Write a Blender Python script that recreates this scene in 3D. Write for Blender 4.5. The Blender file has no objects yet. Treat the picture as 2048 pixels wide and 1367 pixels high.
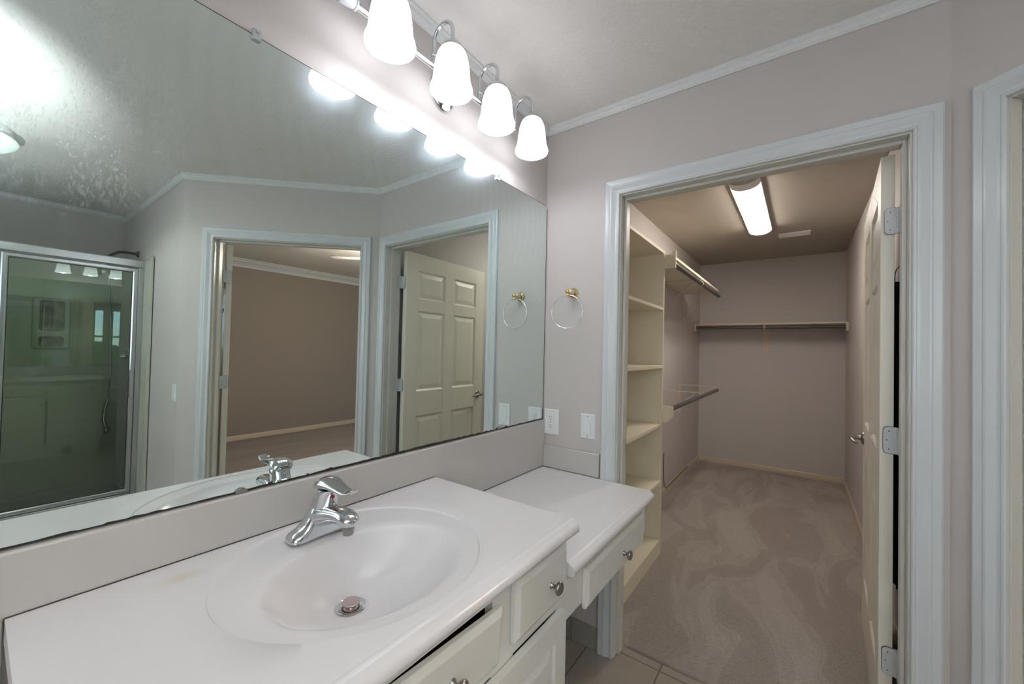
import bpy, bmesh, math, random
from mathutils import Vector, Matrix
random.seed(4)
D = bpy.data
SC = bpy.context.scene
COL = SC.collection
PI = math.pi

# ------------------------------------------------------------------ camera, world, exposure, lights
FPX = 792.341
YAW, PITCH, ROLL = 0.631419, 0.0178115, 0.0228087
CAM = Vector((1.04744, -1.70413, 1.34776))
fw = Vector((-math.sin(YAW)*math.cos(PITCH), math.cos(YAW)*math.cos(PITCH), math.sin(PITCH)))
r0 = Vector((math.cos(YAW), math.sin(YAW), 0)); u0 = r0.cross(fw)
rr = r0*math.cos(ROLL) + u0*math.sin(ROLL); uu = -r0*math.sin(ROLL) + u0*math.cos(ROLL)
cam_data = D.cameras.new('camera'); cam = D.objects.new('camera', cam_data); COL.objects.link(cam)
cam_data.sensor_width = 36.0; cam_data.lens = FPX/2048*36.0; cam_data.clip_start = 0.02
M = Matrix((rr, uu, -fw)).transposed().to_4x4(); M.translation = CAM
cam.matrix_world = M
SC.camera = cam
SC.view_settings.view_transform = 'Standard'; SC.view_settings.look = 'None'
SC.view_settings.exposure = 1.99; SC.view_settings.gamma = 1.0
SC.view_settings.use_curve_mapping = False
SC.cycles.max_bounces = 12; SC.cycles.glossy_bounces = 8; SC.cycles.transparent_max_bounces = 12
SC.cycles.sample_clamp_indirect = 6.0

world = D.worlds.new('sky'); SC.world = world; world.use_nodes = True
wn = world.node_tree.nodes; wl = world.node_tree.links
sky = wn.new('ShaderNodeTexSky'); sky.sky_type = 'HOSEK_WILKIE'; sky.turbidity = 3
sky.sun_direction = (-0.3, 0.5, 0.8)
wn['Background'].inputs[1].default_value = 7.0
wl.new(sky.outputs[0], wn['Background'].inputs[0])

LAMP_Y = [-1.06, -0.83, -0.60, -0.37]
def light(name, kind, loc, energy, color=(1,1,1), radius=.03, rot=None, **kw):
    l = D.lights.new(name, kind); l.energy = energy; l.color = color
    if kind in ('POINT', 'SPOT'): l.shadow_soft_size = radius
    for k, v in kw.items(): setattr(l, k, v)
    o = D.objects.new(name, l); COL.objects.link(o); o.location = loc
    if rot: o.rotation_euler = rot
    o['kind'] = 'helper'
    return o
# the photographer's flash, held over the camera and bounced off the ceiling
def aim(o, target):
    o.rotation_euler = (Vector(target) - o.location).to_track_quat('-Z', 'Y').to_euler()
fl = light('bounce_flash', 'SPOT', (1.20, -1.86, 1.62), 43, (.92, .96, 1.0), .03, spot_size=math.radians(110), spot_blend=1.0)
aim(fl, (1.72, -2.24, 2.46))

# ------------------------------------------------------------------ helpers
def setk(o, label=None, cat=None, group=None, kind=None):
    if label: o['label'] = label
    if cat: o['category'] = cat
    if group: o['group'] = group
    if kind: o['kind'] = kind
    return o
def empty(name, loc=(0,0,0), rz=0.0, parent=None):
    o = D.objects.new(name, None); COL.objects.link(o); o.empty_display_size = .05
    o.location = loc; o.rotation_euler = (0, 0, rz)
    if parent: o.parent = parent
    return o
def obj(name, bm, m, parent=None, smooth=False, bevel=0, seg=2, loc=None, auto=None):
    bmesh.ops.remove_doubles(bm, verts=bm.verts, dist=1e-6)
    bmesh.ops.recalc_face_normals(bm, faces=bm.faces)
    me = D.meshes.new(name); bm.to_mesh(me); bm.free()
    o = D.objects.new(name, me); COL.objects.link(o)
    for mm in (m if isinstance(m, (list, tuple)) else [m]): me.materials.append(mm)
    if smooth:
        for p in me.polygons: p.use_smooth = True
        if auto is not None: me.set_sharp_from_angle(angle=math.radians(auto))
    if parent: o.parent = parent
    if loc: o.location = loc
    if bevel:
        b = o.modifiers.new('edge', 'BEVEL'); b.width = bevel; b.segments = seg; b.limit_method = 'ANGLE'
        b.harden_normals = False
    return o
def NB(): return bmesh.new()
def box(bm, x0, x1, y0, y1, z0, z1, mi=0):
    v = [bm.verts.new(p) for p in ((x0,y0,z0),(x1,y0,z0),(x1,y1,z0),(x0,y1,z0),(x0,y0,z1),(x1,y0,z1),(x1,y1,z1),(x0,y1,z1))]
    fs = [bm.faces.new([v[i] for i in f]) for f in ((3,2,1,0),(4,5,6,7),(0,1,5,4),(1,2,6,5),(2,3,7,6),(3,0,4,7))]
    for f in fs: f.material_index = mi
    return v
def frustum(bm, base, top):
    """base/top: lists of 4 points, closed."""
    loft(bm, [base, top], True)
def loft(bm, rings, caps=True, closed=True):
    R = [[bm.verts.new(p) for p in r] for r in rings]
    n = len(R[0])
    for a, b in zip(R, R[1:]):
        for i in range(n if closed else n-1):
            j = (i+1) % n
            bm.faces.new((a[i], a[j], b[j], b[i]))
    if caps and closed:
        bm.faces.new(list(reversed(R[0]))); bm.faces.new(R[-1])
    return R
def circ(c, r, ax='z', n=24, rx=None, ph=0):
    c = Vector(c); out = []
    for i in range(n):
        t = 2*PI*i/n + ph; a, b = r*math.cos(t), (rx if rx is not None else r)*math.sin(t)
        if ax == 'z': out.append(c + Vector((a, b, 0)))
        elif ax == 'y': out.append(c + Vector((a, 0, b)))
        else: out.append(c + Vector((0, a, b)))
    return out
def cyl(bm, a, b, r, n=20, r2=None):
    tube(bm, [a, b], [r, r if r2 is None else r2], n)
def tube(bm, pts, rad, n=12, caps=True, flat=None):
    pts = [Vector(p) for p in pts]
    if not isinstance(rad, (list, tuple)): rad = [rad]*len(pts)
    rings = []; up = None
    for i, p in enumerate(pts):
        if i == 0: d = pts[1]-pts[0]
        elif i == len(pts)-1: d = pts[-1]-pts[-2]
        else: d = (pts[i+1]-pts[i]).normalized() + (pts[i]-pts[i-1]).normalized()
        d.normalize()
        if up is None:
            up = Vector((0,0,1)) if abs(d.z) < .9 else Vector((0,1,0))
        s = d.cross(up).normalized(); up = s.cross(d).normalized()
        fy = flat[i] if flat else 1.0
        rings.append([p + s*math.cos(2*PI*k/n)*rad[i] + up*math.sin(2*PI*k/n)*rad[i]*fy for k in range(n)])
    loft(bm, rings, caps)
def lathe(bm, prof, c=(0,0,0), ax='z', n=32, caps=True):
    """prof: (r, h) along the axis."""
    c = Vector(c); A = {'z': Vector((0,0,1)), 'y': Vector((0,1,0)), 'x': Vector((1,0,0))}[ax]
    loft(bm, [circ(c + A*h, max(r, 1e-4), ax, n) for r, h in prof], caps)
def torus(bm, c, R, r, ax='y', n=64, m=12):
    c = Vector(c); V = []
    for i in range(n):
        t = 2*PI*i/n; row = []
        for j in range(m):
            s = 2*PI*j/m; q = R + r*math.cos(s); h = r*math.sin(s)
            a, b = q*math.cos(t), q*math.sin(t)
            row.append(bm.verts.new(c + (Vector((a, h, b)) if ax == 'y' else Vector((a, b, h)) if ax == 'z' else Vector((h, a, b)))))
        V.append(row)
    for i in range(n):
        for j in range(m):
            bm.faces.new((V[i][j], V[(i+1)%n][j], V[(i+1)%n][(j+1)%m], V[i][(j+1)%m]))
def prism(bm, poly, z0, z1):
    a = [bm.verts.new((x, y, z0)) for x, y in poly]; b = [bm.verts.new((x, y, z1)) for x, y in poly]
    bm.faces.new(list(reversed(a))); bm.faces.new(b)
    for i in range(len(poly)):
        j = (i+1) % len(poly); bm.faces.new((a[i], a[j], b[j], b[i]))
def sweep(bm, path, prof, closed=False):
    """prof of (offset to the right side of the path, z) swept along a horizontal path with mitred corners."""
    P = [Vector((p[0], p[1])) for p in path]; rings = []
    for i, p in enumerate(P):
        ds = []
        if i > 0: ds.append((P[i]-P[i-1]).normalized())
        if i < len(P)-1: ds.append((P[i+1]-P[i]).normalized())
        ns = [Vector((d.y, -d.x)) for d in ds]
        if len(ns) == 2:
            n = (ns[0]+ns[1]); n = n/(n.dot(ns[0]))
        else: n = ns[0]
        rings.append([Vector((p.x+n.x*o, p.y+n.y*o, z)) for o, z in prof])
    loft(bm, rings, True)

# ------------------------------------------------------------------ materials
def mat(name, color=(.8,.8,.8), rough=.5, metal=0, coat=0, spec=.5, bump=None, vary=None, emit=None, trans=0, ior=1.45, sheen=0):
    m = D.materials.new(name); m.use_nodes = True
    nt = m.node_tree; n = nt.nodes; L = nt.links; b = n['Principled BSDF']
    b.inputs['Base Color'].default_value = (*color, 1); b.inputs['Roughness'].default_value = rough
    b.inputs['Metallic'].default_value = metal; b.inputs['Coat Weight'].default_value = coat
    b.inputs['Specular IOR Level'].default_value = spec; b.inputs['Coat Roughness'].default_value = .22
    b.inputs['Transmission Weight'].default_value = trans; b.inputs['IOR'].default_value = ior
    b.inputs['Sheen Weight'].default_value = sheen
    tc = n.new('ShaderNodeTexCoord')
    if vary:   # (scale, amount, second colour)
        sc_, amt, c2 = vary
        no = n.new('ShaderNodeTexNoise'); no.inputs['Scale'].default_value = sc_; no.inputs['Detail'].default_value = 4
        L.new(tc.outputs['Object'], no.inputs['Vector'])
        mr = n.new('ShaderNodeMapRange'); mr.inputs[1].default_value = .35; mr.inputs[2].default_value = .65
        mr.inputs[4].default_value = amt; L.new(no.outputs[0], mr.inputs[0])
        mx = n.new('ShaderNodeMix'); mx.data_type = 'RGBA'; mx.inputs[6].default_value = (*color, 1); mx.inputs[7].default_value = (*c2, 1)
        L.new(mr.outputs[0], mx.inputs[0]); L.new(mx.outputs[2], b.inputs['Base Color'])
    if bump:   # (scale, strength, distance, detail)
        no = n.new('ShaderNodeTexNoise'); no.inputs['Scale'].default_value = bump[0]; no.inputs['Detail'].default_value = bump[3] if len(bump) > 3 else 3
        L.new(tc.outputs['Object'], no.inputs['Vector'])
        bp = n.new('ShaderNodeBump'); bp.inputs['Strength'].default_value = bump[1]; bp.inputs['Distance'].default_value = bump[2]
        L.new(no.outputs[0], bp.inputs['Height']); L.new(bp.outputs[0], b.inputs['Normal'])
    if emit:
        b.inputs['Emission Color'].default_value = (*emit[0], 1); b.inputs['Emission Strength'].default_value = emit[1]
    return m
M_wall = mat('greige_wall_paint', (.585, .54, .522), .55, spec=.35, bump=(170, .35, .0016, 3), vary=(2.5, .25, (.565, .522, .505)))
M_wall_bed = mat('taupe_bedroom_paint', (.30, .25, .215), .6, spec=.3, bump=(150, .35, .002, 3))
M_trim = mat('white_gloss_trim_paint', (.62, .645, .665), .22, spec=.5)
M_jamb = mat('cream_jamb_paint', (.64, .63, .585), .28, spec=.5)
M_door = mat('cream_door_paint', (.82, .785, .69), .33, spec=.5, bump=(260, .12, .0006, 2))
M_base = mat('beige_baseboard_paint', (.60, .50, .37), .35)
M_shelf = mat('cream_shelf_paint', (.82, .745, .58), .45, bump=(60, .05, .002, 2))
M_cab = mat('white_cabinet_paint', (.78, .77, .735), .38, bump=(40, .06, .002, 2), vary=(7, .5, (.73, .70, .62)))
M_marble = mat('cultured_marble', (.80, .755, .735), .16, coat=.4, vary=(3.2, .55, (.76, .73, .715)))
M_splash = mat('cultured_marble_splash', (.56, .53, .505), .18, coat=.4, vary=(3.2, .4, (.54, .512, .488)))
M_chrome = mat('chrome', (.70, .72, .75), .07, metal=1, bump=(9, .03, .01, 2))
M_nickel = mat('brushed_nickel', (.36, .34, .33), .28, metal=1)
M_brass = mat('polished_brass', (.80, .58, .22), .12, metal=1)
M_steel = mat('satin_aluminium', (.62, .64, .66), .22, metal=1)
M_darkmetal = mat('oiled_bronze', (.09, .085, .085), .3, metal=.8)
M_rod = mat('grey_enamelled_rod', (.10, .095, .095), .35, metal=.3)
M_bracket = mat('beige_bracket_enamel', (.66, .56, .44), .35)
M_plastic = mat('white_switch_plastic', (.78, .79, .80), .3)
M_slot = mat('dark_slot', (.03, .03, .03), .6)
M_black = mat('black_rubber', (.012, .012, .012), .5)
M_innershade = mat('cabinet_inner_shade', (.02, .016, .013), .9)
M_ceramic = mat('pale_ceramic', (.62, .62, .66), .15, coat=.5)
M_red = mat('red_enamel', (.45, .01, .02), .3)
M_plug = mat('plug_top_metal', (.62, .52, .50), .25, metal=1)
M_clearplastic = mat('clear_plastic', (.85, .88, .9), .12, trans=.6)
M_fan = mat('white_fan_blade', (.85, .80, .78), .4)
M_surround = mat('shower_surround_gelcoat', (.50, .50, .43), .22, coat=.3)
M_rimshade_stain = mat('stained_shaded_gelcoat', (.20, .15, .09), .4, vary=(14, .9, (.36, .32, .24)))  # brown of the niche rims: stain plus painted recess shade
M_leaf = mat('shrub_leaf', (.10, .20, .05), .6, bump=(12, 1, .1, 4), vary=(9, 1, (.22, .32, .10)))
M_lawn = mat('lawn_grass', (.16, .25, .08), .9, bump=(60, 1, .05, 4))
M_shade = mat('lit_frosted_glass', (.5, .5, .52), .4, emit=((.93, .95, 1.0), 3.0))
def glow_by_height(m, z0, z1, e0, e1):
    n = m.node_tree.nodes; L = m.node_tree.links
    tc = n.new('ShaderNodeTexCoord'); sx = n.new('ShaderNodeSeparateXYZ'); L.new(tc.outputs['Object'], sx.inputs[0])
    r = n.new('ShaderNodeMapRange'); r.inputs[1].default_value = z0; r.inputs[2].default_value = z1; r.inputs[3].default_value = e0; r.inputs[4].default_value = e1
    L.new(sx.outputs['Z'], r.inputs[0]); L.new(r.outputs[0], n['Principled BSDF'].inputs['Emission Strength'])
glow_by_height(M_shade, 2.18, 2.315, 1.4, .10)   # the bulb sits low in the bell
M_bulb = mat('lit_bulb', (.9, .9, .9), .4, emit=((.95, .96, 1.0), 2.2))
M_fillpane = mat('fill_light_pane', (.8, .85, .85), .5, emit=((.86, .94, 1.0), .6))
M_tubelens = mat('lit_acrylic_lens', (.9, .9, .9), .4, emit=((1.0, .92, .82), 7.0))
M_fillglobe = mat('fill_light_globe', (.9, .9, .9), .4, emit=((1.0, .86, .72), 58.0))
M_dome = mat('lit_dome_glass', (.9, .9, .9), .4, emit=((.76, 1.0, .88), .15))

def ceiling_mat():
    m = D.materials.new('knockdown_ceiling_texture'); m.use_nodes = True
    n = m.node_tree.nodes; L = m.node_tree.links; b = n['Principled BSDF']
    tc = n.new('ShaderNodeTexCoord')
    b.inputs['Roughness'].default_value = .75; b.inputs['Specular IOR Level'].default_value = .2
    a = n.new('ShaderNodeTexNoise'); a.inputs['Scale'].default_value = 38; a.inputs['Detail'].default_value = 5; a.inputs['Distortion'].default_value = 1.6
    L.new(tc.outputs['Object'], a.inputs['Vector'])
    r = n.new('ShaderNodeMapRange'); r.inputs[1].default_value = .47; r.inputs[2].default_value = .56; L.new(a.outputs[0], r.inputs[0])
    bp = n.new('ShaderNodeBump'); bp.inputs['Strength'].default_value = .32; bp.inputs['Distance'].default_value = .0025
    L.new(r.outputs[0], bp.inputs['Height']); L.new(bp.outputs[0], b.inputs['Normal'])
    s = n.new('ShaderNodeTexNoise'); s.inputs['Scale'].default_value = 3.1; s.inputs['Detail'].default_value = 6
    L.new(tc.outputs['Object'], s.inputs['Vector'])
    r2 = n.new('ShaderNodeMapRange'); r2.inputs[1].default_value = .60; r2.inputs[2].default_value = .72; r2.inputs[4].default_value = .55; L.new(s.outputs[0], r2.inputs[0])
    mx = n.new('ShaderNodeMix'); mx.data_type = 'RGBA'; mx.inputs[6].default_value = (.84, .815, .78, 1); mx.inputs[7].default_value = (.78, .71, .61, 1)
    L.new(r2.outputs[0], mx.inputs[0]); L.new(mx.outputs[2], b.inputs['Base Color'])
    return m
M_ceil = ceiling_mat()
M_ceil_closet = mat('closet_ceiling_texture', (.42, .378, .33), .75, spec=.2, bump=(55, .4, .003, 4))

def carpet_mat(name, c1, c2):
    m = D.materials.new(name); m.use_nodes = True
    n = m.node_tree.nodes; L = m.node_tree.links; b = n['Principled BSDF']
    b.inputs['Roughness'].default_value = .95; b.inputs['Specular IOR Level'].default_value = .05; b.inputs['Sheen Weight'].default_value = .25
    tc = n.new('ShaderNodeTexCoord')
    # vacuum strokes: broad patches with firm edges, drawn out along the room
    mp = n.new('ShaderNodeMapping'); mp.inputs['Scale'].default_value = (3.4, 1.15, 1); mp.inputs['Rotation'].default_value = (0, 0, .35)
    L.new(tc.outputs['Object'], mp.inputs['Vector'])
    a = n.new('ShaderNodeTexNoise'); a.inputs['Scale'].default_value = 1.15; a.inputs['Detail'].default_value = 2; a.inputs['Distortion'].default_value = .9
    L.new(mp.outputs[0], a.inputs['Vector'])
    r = n.new('ShaderNodeValToRGB'); e = r.color_ramp.elements
    e[0].position = .36; e[0].color = (.1,.1,.1,1); e[1].position = .66; e[1].color = (.9,.9,.9,1)
    for p_, v_ in ((.47, .25), (.49, .7), (.56, .45), (.58, .8)):
        q = e.new(p_); q.color = (v_, v_, v_, 1)
    L.new(a.outputs[0], r.inputs[0])
    f = n.new('ShaderNodeTexNoise'); f.inputs['Scale'].default_value = 330; f.inputs['Detail'].default_value = 2
    L.new(tc.outputs['Object'], f.inputs['Vector'])
    mx = n.new('ShaderNodeMix'); mx.data_type = 'RGBA'; mx.inputs[6].default_value = (*c1, 1); mx.inputs[7].default_value = (*c2, 1)
    L.new(r.outputs[0], mx.inputs[0])
    fr = n.new('ShaderNodeMapRange'); fr.inputs[1].default_value = .3; fr.inputs[2].default_value = .7; fr.inputs[3].default_value = .62; fr.inputs[4].default_value = 1.3
    L.new(f.outputs[0], fr.inputs[0])
    mu = n.new('ShaderNodeMix'); mu.data_type = 'RGBA'; mu.blend_type = 'MULTIPLY'; mu.inputs[0].default_value = 1
    L.new(mx.outputs[2], mu.inputs[6]); L.new(fr.outputs[0], mu.inputs[7]); L.new(mu.outputs[2], b.inputs['Base Color'])
    bp = n.new('ShaderNodeBump'); bp.inputs['Strength'].default_value = .9; bp.inputs['Distance'].default_value = .006
    L.new(f.outputs[0], bp.inputs['Height']); L.new(bp.outputs[0], b.inputs['Normal'])
    return m
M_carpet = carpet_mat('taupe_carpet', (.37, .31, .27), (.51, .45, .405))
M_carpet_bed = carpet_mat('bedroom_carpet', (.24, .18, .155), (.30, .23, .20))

def tile_mat():
    m = D.materials.new('beige_floor_tile'); m.use_nodes = True
    n = m.node_tree.nodes; L = m.node_tree.links; b = n['Principled BSDF']
    b.inputs['Roughness'].default_value = .4
    tc = n.new('ShaderNodeTexCoord')
    mp = n.new('ShaderNodeMapping'); mp.inputs['Location'].default_value = (-.267+.305*4, -.056+.305*12, 0); L.new(tc.outputs['Object'], mp.inputs['Vector'])
    br = n.new('ShaderNodeTexBrick'); br.offset = 0; br.inputs['Scale'].default_value = 1; br.inputs['Brick Width'].default_value = .305
    br.inputs['Row Height'].default_value = .305; br.inputs['Mortar Size'].default_value = .0035; br.inputs['Mortar Smooth'].default_value = .1; br.inputs['Bias'].default_value = 0
    br.inputs['Color1'].default_value = (.36, .31, .26, 1); br.inputs['Color2'].default_value = (.34, .295, .25, 1); br.inputs['Mortar'].default_value = (.17, .135, .10, 1)
    L.new(mp.outputs[0], br.inputs['Vector'])
    no = n.new('ShaderNodeTexNoise'); no.inputs['Scale'].default_value = 7; no.inputs['Detail'].default_value = 5; L.new(tc.outputs['Object'], no.inputs['Vector'])
    mr = n.new('ShaderNodeMapRange'); mr.inputs[3].default_value = .8; mr.inputs[4].default_value = 1.2; L.new(no.outputs[0], mr.inputs[0])
    mu = n.new('ShaderNodeMix'); mu.data_type = 'RGBA'; mu.blend_type = 'MULTIPLY'; mu.inputs[0].default_value = 1
    L.new(br.outputs['Color'], mu.inputs[6]); L.new(mr.outputs[0], mu.inputs[7]); L.new(mu.outputs[2], b.inputs['Base Color'])
    bp = n.new('ShaderNodeBump'); bp.inputs['Strength'].default_value = .5; bp.inputs['Distance'].default_value = .003; bp.invert = True
    L.new(br.outputs['Fac'], bp.inputs['Height']); L.new(bp.outputs[0], b.inputs['Normal'])
    return m
M_tile = tile_mat()
M_tilebase = mat('beige_wall_tile', (.37, .35, .31), .35, vary=(9, .6, (.31, .29, .26)))

def mirror_mat():
    m = D.materials.new('hazy_mirror_silver'); m.use_nodes = True
    n = m.node_tree.nodes; L = m.node_tree.links; n.remove(n['Principled BSDF']); out = n['Material Output']
    g = n.new('ShaderNodeBsdfGlossy'); g.inputs['Color'].default_value = (.80, .885, .855, 1); g.inputs['Roughness'].default_value = 0
    h = n.new('ShaderNodeBsdfGlossy'); h.inputs['Color'].default_value = (.72, .86, .95, 1); h.inputs['Roughness'].default_value = .30
    tc = n.new('ShaderNodeTexCoord')
    sw = n.new('ShaderNodeTexWave'); sw.wave_type = 'RINGS'; sw.rings_direction = 'X'; sw.inputs['Scale'].default_value = 7; sw.inputs['Distortion'].default_value = 2.2
    sw.inputs['Detail'].default_value = 4; sw.inputs['Detail Scale'].default_value = 1.3
    mp0 = n.new('ShaderNodeMapping'); mp0.inputs['Location'].default_value = (0, .72, -1.95); L.new(tc.outputs['Object'], mp0.inputs['Vector']); L.new(mp0.outputs[0], sw.inputs['Vector'])
    no = n.new('ShaderNodeTexNoise'); no.inputs['Scale'].default_value = 3.5; no.inputs['Detail'].default_value = 3; L.new(tc.outputs['Object'], no.inputs['Vector'])
    mm = n.new('ShaderNodeMath'); mm.operation = 'MULTIPLY'; L.new(sw.outputs['Fac'], mm.inputs[0]); L.new(no.outputs[0], mm.inputs[1])
    # smears thin out towards the lower part of the glass
    sx = n.new('ShaderNodeSeparateXYZ'); L.new(tc.outputs['Object'], sx.inputs[0])
    hz = n.new('ShaderNodeMapRange'); hz.inputs[1].default_value = 1.55; hz.inputs[2].default_value = 2.0; hz.inputs[3].default_value = .25; hz.inputs[4].default_value = 1
    L.new(sx.outputs['Z'], hz.inputs[0])
    mr = n.new('ShaderNodeMapRange'); mr.inputs[1].default_value = .0; mr.inputs[2].default_value = .55; mr.inputs[3].default_value = .12; mr.inputs[4].default_value = .155; L.new(mm.outputs[0], mr.inputs[0])
    ml = n.new('ShaderNodeMath'); ml.operation = 'MULTIPLY'; L.new(mr.outputs[0], ml.inputs[0]); L.new(hz.outputs[0], ml.inputs[1])
    mix = n.new('ShaderNodeMixShader'); L.new(ml.outputs[0], mix.inputs[0]); L.new(g.outputs[0], mix.inputs[1]); L.new(h.outputs[0], mix.inputs[2])
    # dried drops and runs on the far upper part
    mp = n.new('ShaderNodeMapping'); mp.inputs['Scale'].default_value = (1, 1, .42); mp.inputs['Rotation'].default_value = (.22, 0, 0); L.new(tc.outputs['Object'], mp.inputs['Vector'])
    vo = n.new('ShaderNodeTexNoise'); vo.inputs['Scale'].default_value = 230; vo.inputs['Detail'].default_value = 1; L.new(mp.outputs[0], vo.inputs['Vector'])
    dr = n.new('ShaderNodeMapRange'); dr.inputs[1].default_value = .50; dr.inputs[2].default_value = .64; L.new(vo.outputs[0], dr.inputs[0])
    ym = n.new('ShaderNodeMapRange'); ym.inputs[1].default_value = -1.42; ym.inputs[2].default_value = -1.58; L.new(sx.outputs['Y'], ym.inputs[0])
    zm = n.new('ShaderNodeMapRange'); zm.inputs[1].default_value = 1.52; zm.inputs[2].default_value = 1.68; L.new(sx.outputs['Z'], zm.inputs[0])
    big = n.new('ShaderNodeTexNoise'); big.inputs['Scale'].default_value = 26; L.new(mp.outputs[0], big.inputs['Vector'])
    bg = n.new('ShaderNodeMapRange'); bg.inputs[1].default_value = .36; bg.inputs[2].default_value = .52; L.new(big.outputs[0], bg.inputs[0])
    cur = dr.outputs[0]
    zu = n.new('ShaderNodeMapRange'); zu.inputs[1].default_value = 1.90; zu.inputs[2].default_value = 1.76; L.new(sx.outputs['Z'], zu.inputs[0])
    for q in (ym.outputs[0], zm.outputs[0], bg.outputs[0], zu.outputs[0]):
        k = n.new('ShaderNodeMath'); k.operation = 'MULTIPLY'; L.new(cur, k.inputs[0]); L.new(q, k.inputs[1]); cur = k.outputs[0]
    k = n.new('ShaderNodeMath'); k.operation = 'MULTIPLY'; k.inputs[1].default_value = .26; L.new(cur, k.inputs[0]); cur = k.outputs[0]
    df = n.new('ShaderNodeBsdfDiffuse'); df.inputs['Color'].default_value = (.80, .93, 1.0, 1)
    mix2 = n.new('ShaderNodeMixShader'); L.new(cur, mix2.inputs[0]); L.new(mix.outputs[0], mix2.inputs[1]); L.new(df.outputs[0], mix2.inputs[2])
    L.new(mix2.outputs[0], out.inputs[0])
    return m
M_mirror = mirror_mat()

def glass_mat(name, tint, gl=1.45):
    m = D.materials.new(name); m.use_nodes = True
    n = m.node_tree.nodes; L = m.node_tree.links; n.remove(n['Principled BSDF']); out = n['Material Output']
    t = n.new('ShaderNodeBsdfTransparent'); t.inputs[0].default_value = (*tint, 1)
    g = n.new('ShaderNodeBsdfGlossy'); g.inputs['Roughness'].default_value = .0; g.inputs['Color'].default_value = (.95, 1, .97, 1)
    f = n.new('ShaderNodeFresnel'); f.inputs[0].default_value = gl
    mix = n.new('ShaderNodeMixShader'); L.new(f.outputs[0], mix.inputs[0]); L.new(t.outputs[0], mix.inputs[1]); L.new(g.outputs[0], mix.inputs[2])
    L.new(mix.outputs[0], out.inputs[0]); return m
M_glass = glass_mat('shower_glass', (.86, .92, .85), 1.6)
M_pane = glass_mat('window_glass', (.96, .98, .96))

# ------------------------------------------------------------------ setting: shell
H = 2.465
A = Vector((1.402, 0)); U = Vector((math.sqrt(.5), -math.sqrt(.5))); N = Vector((math.sqrt(.5), math.sqrt(.5)))
WL = 1.255
B = A + U*WL                       # outer corner of the angled wall
T = .115
XS = 3.95                          # shower back wall
XB = 5.21                          # bedroom far wall
def struct(o): o['kind'] = 'structure'; return o
def wall_box(name, boxes, m=M_wall):
    bm = NB()
    for b in boxes: box(bm, *b)
    return struct(obj(name, bm, m))
OX0, OX1, OZ = .391, 1.314, 2.045  # closet door opening (inside of jamb)
wall_box('wall_mirror', [(-T, 0, -3.0, 0, 0, H)])
wall_box('wall_back', [(-T, OX0-.02, 0, T, 0, H), (OX1+.02, 1.43, 0, T, 0, H), (OX0-.02, OX1+.02, 0, T, OZ+.02, H)])
wall_box('wall_closet_left', [(-T, 0, T, 3.76+T, 0, H)])
wall_box('wall_closet_right', [(1.425, 1.50, T, 3.76+T, 0, H)])
wall_box('wall_closet_back', [(0, 1.425, 3.76, 3.76+T, 0, H)])
# angled wall with the bedroom door opening, in its own frame (x along the wall, y towards the bedroom)
AT0, AT1 = .128, 1.062
bm = NB()
box(bm, 0, AT0-.02, 0, T, 0, H); box(bm, AT1+.02, WL, 0, T, 0, H); box(bm, AT0-.02, AT1+.02, 0, T, OZ+.02, H)
wa = struct(obj('wall_angled', bm, M_wall)); wa.location = (A.x, A.y, 0); wa.rotation_euler = (0, 0, -PI/4)
wall_box('wall_switch', [(B.x, XS, B.y, B.y+T, 0, H)])
wall_box('wall_shower', [(XS, XS+.10, -2.1, B.y+T, 0, H)])
wall_box('wall_shower_end', [(3.13, XS+.10, -2.2, -2.1, 0, H)])
wall_box('wall_right', [(3.13, 3.23, -3.0, -2.2, 0, H)])
VX0, VX1, VZ0, VZ1 = .75, 2.65, 1.05, 2.10
wall_box('wall_front', [(-T, VX0, -3.1, -3.0, 0, H), (VX1, 3.23, -3.1, -3.0, 0, H), (VX0, VX1, -3.1, -3.0, 0, VZ0), (VX0, VX1, -3.1, -3.0, VZ1, H)])
# bedroom
WY0, WY1, WZ0, WZ1 = -.245, .325, .83, 2.0
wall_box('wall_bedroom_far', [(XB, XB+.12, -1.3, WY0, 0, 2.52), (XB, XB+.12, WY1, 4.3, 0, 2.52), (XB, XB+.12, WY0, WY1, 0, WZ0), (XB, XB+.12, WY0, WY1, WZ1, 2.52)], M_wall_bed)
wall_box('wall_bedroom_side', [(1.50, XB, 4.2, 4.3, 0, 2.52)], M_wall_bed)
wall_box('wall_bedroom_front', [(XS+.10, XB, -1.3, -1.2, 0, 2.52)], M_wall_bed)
CZ = .010
tilepoly = [(-T, -3.1), (4.0, -3.1), (4.0, B.y+.06), (B.x+.04, B.y+.06), (A.x+.04, .06), (OX1+.02, .06), (OX1+.02, .10), (OX0-.02, .10), (OX0-.02, .06), (-T, .06)]
bm = NB(); prism(bm, tilepoly, -.06, 0); struct(obj('floor', bm, M_tile))
bm = NB(); prism(bm, [(OX0+.001, .103), (OX1-.001, .103), (OX1-.001, T+.002), (1.424, T+.002), (1.424, 3.759), (.001, 3.759), (.001, T+.002), (OX0+.001, T+.002)], -.06, CZ)
struct(obj('floor_closet', bm, M_carpet, bevel=.006))
o1 = B + N*.06; o2 = A + N*.06
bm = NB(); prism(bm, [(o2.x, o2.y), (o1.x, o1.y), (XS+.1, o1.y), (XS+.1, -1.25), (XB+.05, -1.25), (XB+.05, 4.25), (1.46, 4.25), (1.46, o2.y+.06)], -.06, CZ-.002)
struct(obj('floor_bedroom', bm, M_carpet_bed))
bm = NB(); prism(bm, [(-T, -3.1), (4.05, -3.1), (4.05, B.y+.06), (B.x+.04, B.y+.06), (A.x+.04, .06), (-T, .06)], H, H+.06)
struct(obj('ceiling', bm, M_ceil))
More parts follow.
